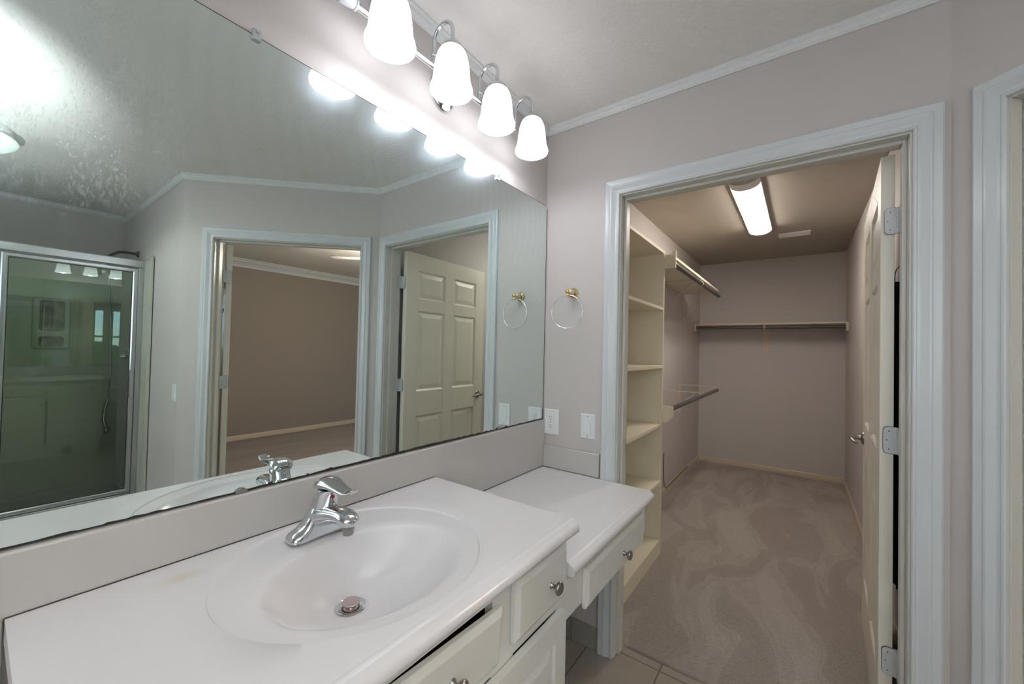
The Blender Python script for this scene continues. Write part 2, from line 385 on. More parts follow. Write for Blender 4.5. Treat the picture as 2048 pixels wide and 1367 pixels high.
bm = NB(); prism(bm, [(-T, .06), (1.46, .06), (1.46, 3.8), (-T, 3.8)], H, H+.06)
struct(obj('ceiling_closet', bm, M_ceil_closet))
bm = NB(); prism(bm, [(o2.x-.02, o2.y-.02), (o1.x-.02, o1.y-.02), (XS+.1, o1.y), (XS+.1, -1.3), (XB+.12, -1.3), (XB+.12, 4.3), (1.46, 4.3), (1.46, o2.y+.06)], 2.50, 2.56)
struct(obj('ceiling_bedroom', bm, M_ceil))

# crown bead round the bathroom: small moulding with a row of carved leaves
def trim_mat():
    m = mat('carved_white_trim_paint', (.74, .75, .75), .3)
    n = m.node_tree.nodes; L = m.node_tree.links; b = n['Principled BSDF']
    tc = n.new('ShaderNodeTexCoord'); w = n.new('ShaderNodeTexVoronoi'); w.inputs['Scale'].default_value = 65
    L.new(tc.outputs['Object'], w.inputs['Vector'])
    bp = n.new('ShaderNodeBump'); bp.inputs['Strength'].default_value = .7; bp.inputs['Distance'].default_value = .004
    L.new(w.outputs['Distance'], bp.inputs['Height']); L.new(bp.outputs[0], b.inputs['Normal']); return m
M_carved = trim_mat()
cz = H
prof = [(0, cz-.038), (.006, cz-.038), (.008, cz-.034), (.011, cz-.032), (.017, cz-.022), (.018, cz-.012), (.021, cz-.009), (.024, cz-.006), (.024, cz-.0005), (0, cz-.0005)]
bm = NB(); sweep(bm, [(.0005, -3.0), (.0005, -.0005), (A.x, -.0005), (B.x-.0005, B.y-.0005), (XS-.0005, B.y-.0005), (XS-.0005, -2.1)], prof)
struct(obj('trim_1', bm, M_carved))
zc = 2.50
prof = [(0, zc-.11), (.008, zc-.11), (.012, zc-.10), (.012, zc-.085), (.03, zc-.06), (.06, zc-.035), (.065, zc-.02), (.08, zc-.012), (.08, zc-.0005), (0, zc-.0005)]
bm = NB(); sweep(bm, [(1.501, 4.199), (XB-.0005, 4.199), (XB-.0005, -1.199)], prof)
struct(obj('trim_2', bm, M_trim))
# baseboards
def base(name, path, m, h=.055, t=.012, z0=CZ):
    bm = NB(); sweep(bm, path, [(0, z0), (t, z0), (t, z0+h*.55), (t*.75, z0+h*.68), (t*.8, z0+h*.85), (t*.3, z0+h), (0, z0+h)])
    return struct(obj(name, bm, m))
base('baseboard_closet', [(.0005, 1.085), (.0005, 3.7595), (1.4245, 3.7595), (1.4245, T+.02)], M_base)
base('baseboard_bedroom', [(1.501, 4.199), (XB-.0005, 4.199), (XB-.0005, -1.199)], M_base, .065)
# tile skirting in the bathroom
bm = NB()
edges = [.021, .187, .319]
for a, b in zip(edges, edges[1:]): box(bm, a+.001, b-.001, -.009, -.0005, .001, .10)
struct(obj('baseboard_back', bm, M_tilebase, bevel=.0015))
bm = NB()
yy = -3.0
while yy < -.02:
    y2 = min(yy+.305, -.001); box(bm, .0005, .009, yy+.001, y2-.001, .001, .10); yy = y2
struct(obj('baseboard_left', bm, M_tilebase, bevel=.0015))
bm = NB()
for i in range(5):
    a = B.x+.002+i*.14
    box(bm, a, a+.138, B.y-.009, B.y-.0005, .001, .10)
struct(obj('baseboard_right', bm, M_tilebase, bevel=.0015))

# ------------------------------------------------------------------ doors
CAS = [(0, 0), (0, .009), (.003, .0125), (.008, .0125), (.011, .010), (.018, .0105), (.028, .0145), (.036, .0175), (.041, .0175), (.044, .0155), (.050, .0165), (.062, .0175), (.067, .014), (.067, 0)]
def casing(bm, x0, x1, zt, y=0.0, sgn=-1, rev=.005):
    """mitred casing round an opening, standing proud of plane y towards sgn."""
    rings = []
    for k in range(4):
        ring = []
        for o, h in CAS:
            o += rev
            X = (x0-o) if k < 2 else (x1+o); Z = 0.001 if k in (0, 3) else zt+o
            ring.append((X, y+sgn*h, Z))
        rings.append(ring)
    loft(bm, rings, True)
def jamb(bm, x0, x1, zt, t=T, jt=.019):
    box(bm, x0-jt, x0, 0, t, .001, zt+jt); box(bm, x1, x1+jt, 0, t, .001, zt+jt); box(bm, x0, x1, 0, t, zt, zt+jt)
def stops(bm, x0, x1, zt, y0=.038, y1=.074, s=.011):
    box(bm, x0, x0+s, y0, y1, .001, zt); box(bm, x1-s, x1, y0, y1, .001, zt); box(bm, x0+s, x1-s, y0, y1, zt-s, zt)
def panel_leaf(bm, w, h, t=.035):
    """six panel leaf: x 0..w, y 0..t (thickness), z 0..h."""
    st = .118; mid0, mid1 = w/2-.053, w/2+.053
    rows = [(.235, .825), (1.005, 1.605), (1.69, 1.905)]
    xs = [0, st, mid0, mid1, w-st, w]
    box(bm, 0, st, 0, t, 0, h); box(bm, w-st, w, 0, t, 0, h); box(bm, mid0, mid1, 0, t, 0, h)
    zz = [0] + [q for r in rows for q in r] + [h]
    for a, b in ((st, mid0), (mid1, w-st)):
        for i in range(0, len(zz), 2): box(bm, a, b, 0, t, zz[i], zz[i+1])
        for z0, z1 in rows:
            box(bm, a, b, .010, t-.010, z0, z1)
            for side in (0, 1):
                yb_, yt = (.010, .0025) if side == 0 else (t-.010, t-.0025)
                ys = 0.0 if side == 0 else t
                # sloping sticking round the opening
                for (e0, e1, f0, f1) in (((a, z0), (b, z0), (a+.012, z0+.012), (b-.012, z0+.012)), ((b, z0), (b, z1), (b-.012, z0+.012), (b-.012, z1-.012)),
                                         ((b, z1), (a, z1), (b-.012, z1-.012), (a+.012, z1-.012)), ((a, z1), (a, z0), (a+.012, z1-.012), (a+.012, z0+.012))):
                    v = [bm.verts.new((e0[0], ys, e0[1])), bm.verts.new((e1[0], ys, e1[1])), bm.verts.new((f1[0], yb_, f1[1])), bm.verts.new((f0[0], yb_, f0[1]))]
                    bm.faces.new(v)
                i1, i2 = .020, .048
                r1 = [(a+i1, yb_, z0+i1), (b-i1, yb_, z0+i1), (b-i1, yb_, z1-i1), (a+i1, yb_, z1-i1)]
                r2 = [(a+i2, yt, z0+i2), (b-i2, yt, z0+i2), (b-i2, yt, z1-i2), (a+i2, yt, z1-i2)]
                R = loft(bm, [r1, r2], False); bm.faces.new(R[1])
def hinge(parent, zc_, pin, leaf_dir, jamb_dir, m=M_trim, h=.089):
    """butt hinge: pin at (x,y), plates of length .03 along leaf_dir and jamb_dir with rounded far corners."""
    bm = NB()
    def plate(d, n_):
        d = Vector((d[0], d[1])).normalized(); nn = Vector((-d.y, d.x))*n_
        pts = []; L_ = .034; r_ = .013
        for (cx_, cz_, a0) in ((L_-r_, h/2-r_, PI/2), (L_-r_, -h/2+r_, 0)):
            for i in range(7):
                t_ = a0 - i*PI/12
                pts.append((cx_+r_*math.cos(t_), cz_+r_*math.sin(t_)))
        pts = [(0, h/2)] + pts + [(0, -h/2)]
        a = [bm.verts.new((pin[0]+d.x*x, pin[1]+d.y*x, zc_+z)) for x, z in pts]
        b = [bm.verts.new((pin[0]+d.x*x+nn.x*.002, pin[1]+d.y*x+nn.y*.002, zc_+z)) for x, z in pts]
        bm.faces.new(a); bm.faces.new(list(reversed(b)))
        for i in range(len(pts)):
            j = (i+1) % len(pts); bm.faces.new((a[i], a[j], b[j], b[i]))
    plate(leaf_dir, 1); plate(jamb_dir, 1)
    gap = NB(); d_ = Vector((leaf_dir[0], leaf_dir[1])).normalized(); n_ = Vector((-d_.y, d_.x))  # slightly larger dark plate paints the shaded gap line round the hinge
    pts = []; L_ = .0352; r_ = .014; hh_ = h/2+.0012
    for (cx_, cz_, a0) in ((L_-r_, hh_-r_, PI/2), (L_-r_, -hh_+r_, 0)):
        for i in range(7):
            t_ = a0 - i*PI/12; pts.append((cx_+r_*math.cos(t_), cz_+r_*math.sin(t_)))
    pts = [(.006, hh_)] + pts + [(.006, -hh_)]
    a = [gap.verts.new((pin[0]+d_.x*x+n_.x*.0004, pin[1]+d_.y*x+n_.y*.0004, zc_+z)) for x, z in pts]
    b = [gap.verts.new((pin[0]+d_.x*x-n_.x*.0010, pin[1]+d_.y*x-n_.y*.0010, zc_+z)) for x, z in pts]
    gap.faces.new(a); gap.faces.new(list(reversed(b)))
    for i in range(len(pts)):
        j = (i+1) % len(pts); gap.faces.new((a[i], a[j], b[j], b[i]))
    for i in range(5):
        cyl(bm, (pin[0], pin[1], zc_-h/2+i*h/5+.0006), (pin[0], pin[1], zc_-h/2+(i+1)*h/5-.0006), .0062, 14)
    # screw heads on the leaf plate
    hg = obj('hinge', bm, m, parent, smooth=True, auto=35)
    obj('gap_shade_plate', gap, M_slot, hg)
    for sx_, sz_ in ((.020, .030), (.026, 0), (.020, -.030)):
        bm = NB(); c = Vector((pin[0]+d_.x*sx_+n_.x*.0015, pin[1]+d_.y*sx_+n_.y*.0015, zc_+sz_))
        cyl(bm, c, c+Vector((n_.x, n_.y, 0))*.0009, .0021, 10)
        obj('screw', bm, M_darkmetal, hg)
    return hg
def lever(parent, x, z, ysurf, sgn, dirx, name='door_handle'):
    """lever set on a leaf face; projects along sgn*y, lever arm towards dirx."""
    bm = NB()
    lathe(bm, [(.0, 0), (.033, 0), (.033, sgn*.004), (.028, sgn*.009), (.013, sgn*.013), (.011, sgn*.02), (.010, sgn*.045), (.0, sgn*.046)], (x, ysurf, z), 'y', 28)
    tube(bm, [(x-dirx*.012, ysurf+sgn*.046, z), (x+dirx*.03, ysurf+sgn*.052, z+.004), (x+dirx*.07, ysurf+sgn*.050, z+.002), (x+dirx*.098, ysurf+sgn*.040, z-.006), (x+dirx*.108, ysurf+sgn*.030, z-.012)],
         [.010, .010, .009, .008, .006], 14, flat=[1, .9, .8, .8, .8])
    return obj(name, bm, M_nickel, parent, smooth=True, auto=50)

# closet doorway
d1 = empty('door_1', (0, 0, 0)); d1['kind'] = 'structure'
setk(d1, 'white cased closet doorway with its six panel door swung into the closet', 'door')
bm = NB(); casing(bm, OX0, OX1, OZ); obj('casing', bm, M_trim, d1)
bm = NB(); jamb(bm, OX0, OX1, OZ); stops(bm, OX0, OX1, OZ); obj('jamb', bm, M_jamb, d1, bevel=.0015)
bm = NB(); casing(bm, OX0, OX1, OZ, T, 1); obj('inner_casing', bm, M_trim, d1)
LW = .915
leaf = empty('door_leaf', (1.2995, .137, .012), math.radians(87.2), d1)
bm = NB(); panel_leaf(bm, LW, 2.028); pl = obj('leaf_panel', bm, M_door, leaf, bevel=.001)
# the leaf is turned a quarter: local +x runs into the closet, local +y faces the doorway
lever(leaf, LW-.07, .925, .035, 1, -1)
for z_ in (1.812, 1.070, .336):
    hinge(d1, z_, (1.3075, .1335), (-1, .05), (.0, -1))
bm = NB(); box(bm, OX0, OX0+.0015, .078, .105, .88, .945); obj('strike_plate', bm, M_nickel, d1)

# bedroom doorway in the angled wall
d2 = empty('door_2', (A.x, A.y, 0), -PI/4); d2['kind'] = 'structure'
setk(d2, 'white cased doorway in the angled wall opening onto the carpeted bedroom', 'door')
bm = NB(); casing(bm, AT0, AT1, OZ); obj('casing', bm, M_trim, d2)
bm = NB(); jamb(bm, AT0, AT1, OZ); stops(bm, AT0, AT1, OZ); obj('jamb', bm, M_jamb, d2, bevel=.0015)
bm = NB(); casing(bm, AT0, AT1, OZ, T, 1); obj('inner_casing', bm, M_trim, d2)
# leaf: pin at the far jamb's bedroom corner, opened about 118 degrees; world direction ~15.5 deg
leaf2 = empty('door_leaf', (AT1-.004, T+.022, .012), math.radians(45+15.2), d2)
bm = NB(); panel_leaf(bm, LW, 2.028); obj('leaf_panel', bm, M_door, leaf2, bevel=.001)
lever(leaf2, LW-.07, .925, 0, -1, -1)
for z_ in (1.812, 1.070, .336):
    hinge(d2, z_, (AT1-.0055, T+.0190), (-.868, .497), (0, -1))

# added, unseen window behind the camera; its glowing pane is fill light
w2 = empty('fill_window', (0, -3.0, 0)); w2['kind'] = 'structure'
bm = NB(); k_ = .05
box(bm, VX0, VX0+k_, -.09, .012, VZ0, VZ1); box(bm, VX1-k_, VX1, -.09, .012, VZ0, VZ1); box(bm, VX0+k_, VX1-k_, -.09, .012, VZ0, VZ0+k_); box(bm, VX0+k_, VX1-k_, -.09, .012, VZ1-k_, VZ1)
box(bm, (VX0+VX1)/2-.02, (VX0+VX1)/2+.02, -.09, .0, VZ0+k_, VZ1-k_)
obj('window_frame', bm, M_trim, w2)
bm = NB(); box(bm, VX0+k_, VX1-k_, -.05, -.045, VZ0+k_, VZ1-k_); obj('fill_pane', bm, M_fillpane, w2)
# bedroom window, its sill, blind-free; lawn and a shrub beyond
w1 = empty('window_1', (XB, 0, 0)); w1['kind'] = 'structure'
bm = NB()
box(bm, -.02, .06, WY0-.05, WY0, WZ0-.05, WZ1+.05); box(bm, -.02, .06, WY1, WY1+.03, WZ0-.05, WZ1+.05)
box(bm, -.02, .06, WY0, WY1, WZ0-.05, WZ0); box(bm, -.02, .06, WY0, WY1, WZ1, WZ1+.05); box(bm, .03, .06, WY0, WY1, 1.40, 1.44); box(bm, 0, .06, -.17, -.085, WZ0, WZ1); box(bm, 0, .06, .04, .20, WZ0, WZ1)
obj('window_frame', bm, M_trim, w1)
bm = NB(); box(bm, .042, .046, WY0, WY1, WZ0, WZ1); obj('pane', bm, M_pane, w1)
bm = NB(); box(bm, -3, 14, -9, 9, -.3, -.25); g = obj('garden_lawn', bm, M_lawn); g.location = (XB+3.4, 0, 0); setk(g, 'green lawn outside the bedroom window', 'lawn', kind='structure')
bm = NB(); bmesh.ops.create_icosphere(bm, subdivisions=4, radius=1)
for v in bm.verts:
    s_ = 1 + .16*math.sin(9*v.co.x+2)*math.sin(8*v.co.y)*math.sin(10*v.co.z+1) + random.uniform(-.07, .07)
    v.co = Vector((v.co.x*.7*s_, v.co.y*1.3*s_, v.co.z*.75*s_+.5))
sh = obj('garden_shrub', bm, M_leaf); sh.location = (XB+3.0, .1, 0)
setk(sh, 'rounded green shrub growing outside the bedroom window', 'shrub')

# ------------------------------------------------------------------ mirror
MZ0, MZ1, MY0, MY1 = 1.0042, 2.0697, -2.35, -.006
mr_ = empty('wall_mirror_sheet', (0, -1.15, MZ0))
setk(mr_, 'large frameless hazy mirror filling the wall above the sink counter', 'mirror')
def at(o, p):                     # child mesh built in world coordinates
    o.location = -Vector(p); return o
bm = NB()
pts = [(MY0, MZ0), (MY1, MZ0), (MY1, MZ1-.012), (MY1-.004, MZ1-.003), (MY1-.012, MZ1), (MY0, MZ1)]
a = [bm.verts.new((.0065, y, z)) for y, z in pts]; b = [bm.verts.new((.001, y, z)) for y, z in pts]
f = bm.faces.new(a); f.material_index = 0; bm.faces.new(list(reversed(b))).material_index = 1
for i in range(len(pts)):
    j = (i+1) % len(pts); bm.faces.new((a[i], b[i], b[j], a[j])).material_index = 1
M_edge = mat('mirror_edge', (.015, .022, .020), .4)
at(obj('mirror_glass', bm, [M_mirror, M_edge], mr_), (0, -1.15, MZ0))
# blackened silvering creeping up the bottom edge and thinly down the others
bm = NB(); y = MY0; hh = .003
while y < MY1-.001:
    y2 = min(y+random.uniform(.006, .03), MY1)
    u_ = (y+1.34)/(1.0)
    tgt = .0035 if y < -1.35 else (.0035+.0035*math.exp(-((y+.78)/.28)**2))
    h2 = max(.002, tgt + random.uniform(-.0012, .0014))
    v = [bm.verts.new(p_) for p_ in ((.0068, y, MZ0), (.0068, y2, MZ0), (.0068, y2, MZ0+h2), (.0068, y, MZ0+hh))]
    bm.faces.new(v); y = y2; hh = h2
box(bm, .0064, .0068, MY0, MY1-.012, MZ1-.0016, MZ1); box(bm, .0064, .0068, MY1-.0022, MY1, MZ0, MZ1-.012)
for q in range(14):
    yc = random.uniform(-1.3, -.3); rr_ = random.uniform(.002, .005)
    c = [bm.verts.new((.0069, yc+rr_*1.8*math.cos(t)*random.uniform(.7, 1.1), MZ0+.005+rr_*math.sin(t)*.7)) for t in [2*PI*i/9 for i in range(9)]]
    bm.faces.new(c)
M_decay = mat('blackened_silvering', (.03, .026, .022), .55)
at(obj('blackened_edge', bm, M_decay, mr_), (0, -1.15, MZ0))
def clip(y, z, top):
    s_ = 1 if top else -1
    bm = NB(); box(bm, .0005, .014, y-.009, y+.009, z-(.012 if top else -.002), z+(.012 if top else .008))
    lathe(bm, [(0, .014), (.004, .014), (.003, .0165), (0, .0165)], (0, y, z+(.005 if top else .006)), 'x', 12)
    o = obj('mirror_clip', bm, M_clearplastic if top else M_nickel, mr_, bevel=.002); return at(o, (0, -1.15, MZ0))
clip(-1.327, MZ1, True); clip(-.413, MZ1, True)
def bottom_clip(y):
    bm = NB()
    pts = [(y+.013*math.cos(t), MZ0-.002+.012*math.sin(t)) for t in [PI*i/10 for i in range(11)]]
    a = [bm.verts.new((.013, p_, q_)) for p_, q_ in pts]; b = [bm.verts.new((.007, p_, q_)) for p_, q_ in pts]
    bm.faces.new(a); bm.faces.new(list(reversed(b)))
    for i in range(len(pts)):
        j = (i+1) % len(pts); bm.faces.new((a[i], b[i], b[j], a[j]))
    at(obj('mirror_clip', bm, M_nickel, mr_, bevel=.001), (0, -1.15, MZ0))
bottom_clip(-1.326); bottom_clip(-.36)

# ------------------------------------------------------------------ vanity light
RX, RZ = .062, 2.272
vl = empty('vanity_light', (0, -.715, 2.24))
setk(vl, 'chrome four-lamp light bar with frosted bell shades, fixed above the mirror', 'wall light')
VO = (0, -.715, 2.24)
bm = NB(); cyl(bm, (RX, -1.112, RZ), (RX, -.325, RZ), .0105, 20); at(obj('rail', bm, M_chrome, vl, smooth=True, auto=40), VO)
for s_, ye in ((-1, -1.110), (1, -.325)):
    bm = NB(); lathe(bm, [(.0, 0), (.0165, 0), (.0165, .004), (.014, .006), (.0155, .008), (.0195, .026), (.021, .046), (.0195, .048)][:], (RX, 0, RZ), 'y', 28)
    for v in bm.verts: v.co.y = ye + s_*v.co.y
    at(obj('finial', bm, M_ceramic, vl, smooth=True, auto=40), VO)
    bm = NB(); lathe(bm, [(.0195, .048), (.014, .052), (.006, .055), (.006, .062), (.009, .068), (.009, .074), (.0, .079)], (RX, 0, RZ), 'y', 24)
    for v in bm.verts: v.co.y = ye + s_*v.co.y
    at(obj('finial_cap', bm, M_chrome, vl, smooth=True, auto=50), VO)
bm = NB()
prof = [(1.0, .001), (1.0, .006), (.93, .012), (.80, .013), (.74, .018), (.5, .021), (.0, .022)]
loft(bm, [[Vector((h_, -.732+.056*max(k, 1e-3)*math.cos(t), 2.262+.072*max(k, 1e-3)*math.sin(t))) for t in [2*PI*i/48 for i in range(48)]] for k, h_ in prof])
cyl(bm, (.015, -.735, RZ), (RX, -.735, RZ), .012, 20)
at(obj('backplate', bm, M_chrome, vl, smooth=True, auto=50), VO)
LX, LZ = .149, 2.150
for ly in LAMP_Y:
    bm = NB()
    cyl(bm, (RX, ly, RZ+.004), (RX, ly, RZ+.032), .0085, 16)
    cyl(bm, (RX, ly, RZ+.032), (RX, ly, RZ+.036), .0098, 16)
    pts = [(RX, ly, RZ+.02), (RX, ly, RZ+.068)]
    R_ = (LX-RX)/2
    for i in range(0, 13):
        t = PI - i*PI/12; pts.append((RX+R_+R_*math.cos(t), ly, RZ+.076+R_*1.08*math.sin(t)))
    pts += [(LX, ly, RZ+.062), (LX, ly, 2.314)]
    tube(bm, pts, .0062, 14)
    at(obj('arm', bm, M_chrome, vl, smooth=True, auto=50), VO)
    bm = NB(); lathe(bm, [(.004, .167), (.011, .165), (.022, .159), (.031, .149), (.0345, .140), (.0335, .137), (.024, .139)], (LX, ly, LZ), 'z', 28)
    at(obj('shade_cap', bm, M_chrome, vl, smooth=True, auto=50), VO)
    bm = NB()
    sp = [(.024, .156), (.032, .1525), (.040, .144), (.0465, .130), (.0515, .110), (.0550, .085), (.0572, .060), (.0590, .042), (.0615, .030), (.0655, .0185), (.0675, .010), (.0665, .002), (.064, .000), (.0625, .004), (.0615, .012), (.0575, .028), (.0535, .06), (.0510, .088), (.047, .112), (.0415, .130), (.034, .143), (.024, .150)]
    lathe(bm, [(r_, h_*.915) for r_, h_ in sp], (LX, ly, LZ), 'z', 40, caps=False)
    at(obj('lamp_shade', bm, M_shade, vl, smooth=True), VO)
    bm = NB(); lathe(bm, [(.0, .030), (.018, .036), (.028, .052), (.029, .068), (.022, .090), (.014, .105), (.013, .135), (0, .136)], (LX, ly, LZ), 'z', 20)
    at(obj('light_bulb', bm, M_bulb, vl, smooth=True), VO)
    l = light('lamp_glow', 'POINT', (LX, ly, LZ+.012), .22, (.95, .96, 1.0), .02)
    l.parent = vl; l.location = Vector((LX, ly, LZ+.012)) - Vector(VO)

# ------------------------------------------------------------------ towel ring
tr = empty('towel_ring', (.161, 0, 1.623))
setk(tr, 'brass and ceramic towel ring with thin chrome hoop, on the wall beside the mirror', 'towel ring')
bm = NB(); lathe(bm, [(0, -.0005), (.024, -.0005), (.025, -.003), (.022, -.007), (.0215, -.010), (.017, -.013), (.014, -.018), (0, -.018)], (0, 0, 0), 'y', 36)
obj('rosette', bm, M_brass, tr, smooth=True, auto=40)
bm = NB(); lathe(bm, [(0, -.017), (.0125, -.017), (.0145, -.022), (.013, -.034), (.010, -.042), (0, -.042)], (0, 0, 0), 'y', 28)
obj('post', bm, M_ceramic, tr, smooth=True, auto=40)
bm = NB(); lathe(bm, [(0, -.041), (.0095, -.041), (.0095, -.0445), (.006, -.046), (.006, -.049), (.0095, -.053), (.0115, -.059), (.0095, -.066), (0, -.0705)], (0, 0, 0), 'y', 24)
lathe(bm, [(0, -.022), (.006, -.022), (.008, -.018), (.0065, -.012), (.0055, -.004), (0, -.003)], (0, -.058, 0), 'z', 20)
obj('end_knob', bm, M_brass, tr, smooth=True, auto=50)
bm = NB(); torus(bm, (0, 0, 0), .078, .0027, 'y', 80, 12)
rg = obj('ring', bm, M_chrome, tr, smooth=True); rg.location = (-.004, -.056, -.094); rg.rotation_euler = (0, 0, math.radians(4))

# ------------------------------------------------------------------ outlet and switches
def plate(name, x0, x1, z0, z1, label, cat, kind, frame=None):
    """cover plate on a wall lying in local y=0, projecting to -y."""
    cx_, cz_ = (x0+x1)/2, (z0+z1)/2; w_, h_ = (x1-x0)/2, (z1-z0)/2
    e = empty(name, (cx_, -.0005, cz_)) if frame is None else empty(name, frame[0], frame[1])
    setk(e, label, cat)
    bm = NB(); loft(bm, [[(-w_, 0, -h_), (w_, 0, -h_), (w_, 0, h_), (-w_, 0, h_)], [(-w_, -.003, -h_), (w_, -.003, -h_), (w_, -.003, h_), (-w_, -.003, h_)],
                        [(-w_+.004, -.006, -h_+.004), (w_-.004, -.006, -h_+.004), (w_-.004, -.006, h_-.004), (-w_+.004, -.006, h_-.004)]])
    obj('cover_plate', bm, M_plastic, e, bevel=.0008)
    if kind == 'outlet':
        for s_ in (1, -1):
            bm = NB()
            pts = [(.0155*math.cos(t), s_*.0195+max(-.0125, min(.0125, .0165*math.sin(t)))) for t in [2*PI*i/32 for i in range(32)]]
            loft(bm, [[(a_, -.006, b_) for a_, b_ in pts], [(a_*.97, -.0075, s_*.0195+(b_-s_*.0195)*.97) for a_, b_ in pts]])
            rc = obj('receptacle', bm, M_plastic, e)
            bm = NB(); c0 = s_*.0195
            box(bm, -.0075, -.0055, -.0079, -.0070, c0, c0+.008); box(bm, .0055, .0072, -.0079, -.0070, c0+.001, c0+.007)
            cyl(bm, (0, -.0070, c0-.0065), (0, -.0079, c0-.0065), .0026, 12)
            obj('socket_slot', bm, M_slot, rc)
        bm = NB(); cyl(bm, (0, -.0058, 0), (0, -.0073, 0), .003, 12); obj('screw', bm, M_nickel, e)
    else:
        bm = NB(); box(bm, -.0185, .0185, -.0066, -.0055, -.035, .035); fr_ = obj('switch_frame', bm, M_plastic, e, bevel=.001)
        bm = NB()
        loft(bm, [[(-.0165, -.006, -.033), (.0165, -.006, -.033), (.0165, -.006, .033), (-.0165, -.006, .033)],
                  [(-.0165, -.0115, -.033), (.0165, -.0115, -.033), (.0165, -.0075, .033), (-.0165, -.0075, .033)]])
        obj('rocker', bm, M_plastic, e, bevel=.001)
        for s_ in (1, -1):
            bm = NB(); cyl(bm, (0, -.0058, s_*.046), (0, -.0069, s_*.046), .003, 12)
            obj('screw', bm, M_nickel, e)
    return e
plate('power_outlet', .013, .096, .932, 1.056, 'white two-socket outlet on the wall just beside the mirror edge', 'outlet', 'outlet')
plate('light_switch', .213, .287, .940, 1.055, 'white rocker switch beside the closet door casing, above the low counter', 'switch', 'switch')
plate('light_switch', -.035, .035, -.058, .058, 'white rocker switch on the far wall between shower and bedroom door', 'switch', 'switch', frame=((2.341, B.y-.0005, 1.004), 0))

# ------------------------------------------------------------------ countertops
ZC, ZD = .8966, .7739
CY0, CY1 = -1.659, -.734
def stain_marble():
    m = mat('cultured_marble_top', (.78, .75, .76), .26, coat=.25)
    n = m.node_tree.nodes; L = m.node_tree.links; b = n['Principled BSDF']
    tc = n.new('ShaderNodeTexCoord')
    def blob(c, s, lo, hi):
        mp = n.new('ShaderNodeMapping'); mp.vector_type = 'TEXTURE'; mp.inputs['Location'].default_value = c; mp.inputs['Scale'].default_value = s
        L.new(tc.outputs['Object'], mp.inputs['Vector'])
        ln = n.new('ShaderNodeVectorMath'); ln.operation = 'LENGTH'; L.new(mp.outputs[0], ln.inputs[0])
        no = n.new('ShaderNodeTexNoise'); no.inputs['Scale'].default_value = 30; L.new(tc.outputs['Object'], no.inputs['Vector'])
        ad = n.new('ShaderNodeMath'); ad.operation = 'MULTIPLY_ADD'; ad.inputs[1].default_value = .8; L.new(no.outputs[0], ad.inputs[0]); L.new(ln.outputs['Value'], ad.inputs[2])
        r = n.new('ShaderNodeMapRange'); r.inputs[1].default_value = 1.4; r.inputs[2].default_value = .5; r.inputs[3].default_value = lo; r.inputs[4].default_value = hi; L.new(ad.outputs[0], r.inputs[0])
        return r.outputs[0]
    base_ = (.78, .75, .76, 1)
    s1 = blob((.095, -1.455, ZC), (.030, .055, 1), 0, .45)      # tan ring mark on the deck
    s2 = blob((.245, -1.19, ZC-.13), (.045, .045, .1), 0, .55)  # mineral ring round the drain
    s3 = blob((.36, -1.27, ZC-.09), (.09, .12, .12), 0, .25)
    cur = None
    for s_, c in ((s1, (.66, .55, .38, 1)), (s2, (.55, .48, .36, 1)), (s3, (.78, .68, .60, 1))):
        mx = n.new('ShaderNodeMix'); mx.data_type = 'RGBA'; mx.inputs[6].default_value = base_
        if cur: L.new(cur, mx.inputs[6])
        mx.inputs[7].default_value = c; L.new(s_, mx.inputs[0]); cur = mx.outputs[2]
    L.new(cur, b.inputs['Base Color']); return m
M_top = stain_marble()


def nosing(x, z):
    """front edge profile, as (x, z) from top inner to bottom inner; swept along y."""
    return [(x-.012, z), (x-.003, z), (x, z-.001), (x+.003, z-.0055), (x+.0085, z-.0075), (x+.0145, z-.013), (x+.0175, z-.021), (x+.0165, z-.029), (x+.011, z-.0345), (x+.003, z-.036), (x-.012, z-.036)]
def slab_nosing(bm, x, z, y0, y1):
    pr = nosing(x, z)
    loft(bm, [[(px, y0, pz) for px, pz in pr], [(px, y1, pz) for px, pz in pr]])
XF = .557
bm = NB()
# elliptical rings, drain outwards
DR = (.245, -1.19); E2 = (.325, -1.195, .163, .203); E1 = (.280, -1.192, .248, .268)
ND = 144
X0c, X1c = .0205, XF-.012
def ring_pts(cx_, cy_, rx_, ry_, z_):
    return [(cx_+rx_*math.cos(t), cy_+ry_*math.sin(t), z_) for t in TH]
# angles: make four rays hit the corners of the rectangle as seen from E1's centre
corn = [(X1c, CY1), (X0c, CY1), (X0c, CY0), (X1c, CY0)]
TH = [2*PI*i/ND for i in range(ND)]
outer = {}
for cxy in corn:
    # parameter angle for ray through ellipse centre
    an = math.atan2((cxy[1]-E1[1])/E1[3], (cxy[0]-E1[0])/E1[2]) % (2*PI)
    i = min(range(ND), key=lambda k: abs((TH[k]-an+PI) % (2*PI)-PI)); outer[i] = (cxy[0], cxy[1], ZC)
rings = []
rd = .021
prof_b = [(0.0, -.128), (.10, -.1265), (.22, -.122), (.36, -.113), (.50, -.100), (.63, -.083), (.74, -.063), (.83, -.044), (.90, -.028), (.95, -.0175), (.985, -.0115), (1.01, -.0085), (1.04, -.0068)]
for k, dz in prof_b:
    kk = min(k, 1)
    rx_ = rd + (E2[2]-rd)*k; ry_ = rd + (E2[3]-rd)*k
    rings.append(ring_pts(DR[0]+(E2[0]-DR[0])*k, DR[1]+(E2[1]-DR[1])*k, rx_, ry_, ZC+dz))
E2o = (DR[0]+(E2[0]-DR[0])*1.04, DR[1]+(E2[1]-DR[1])*1.04, rd+(E2[2]-rd)*1.04, rd+(E2[3]-rd)*1.04)
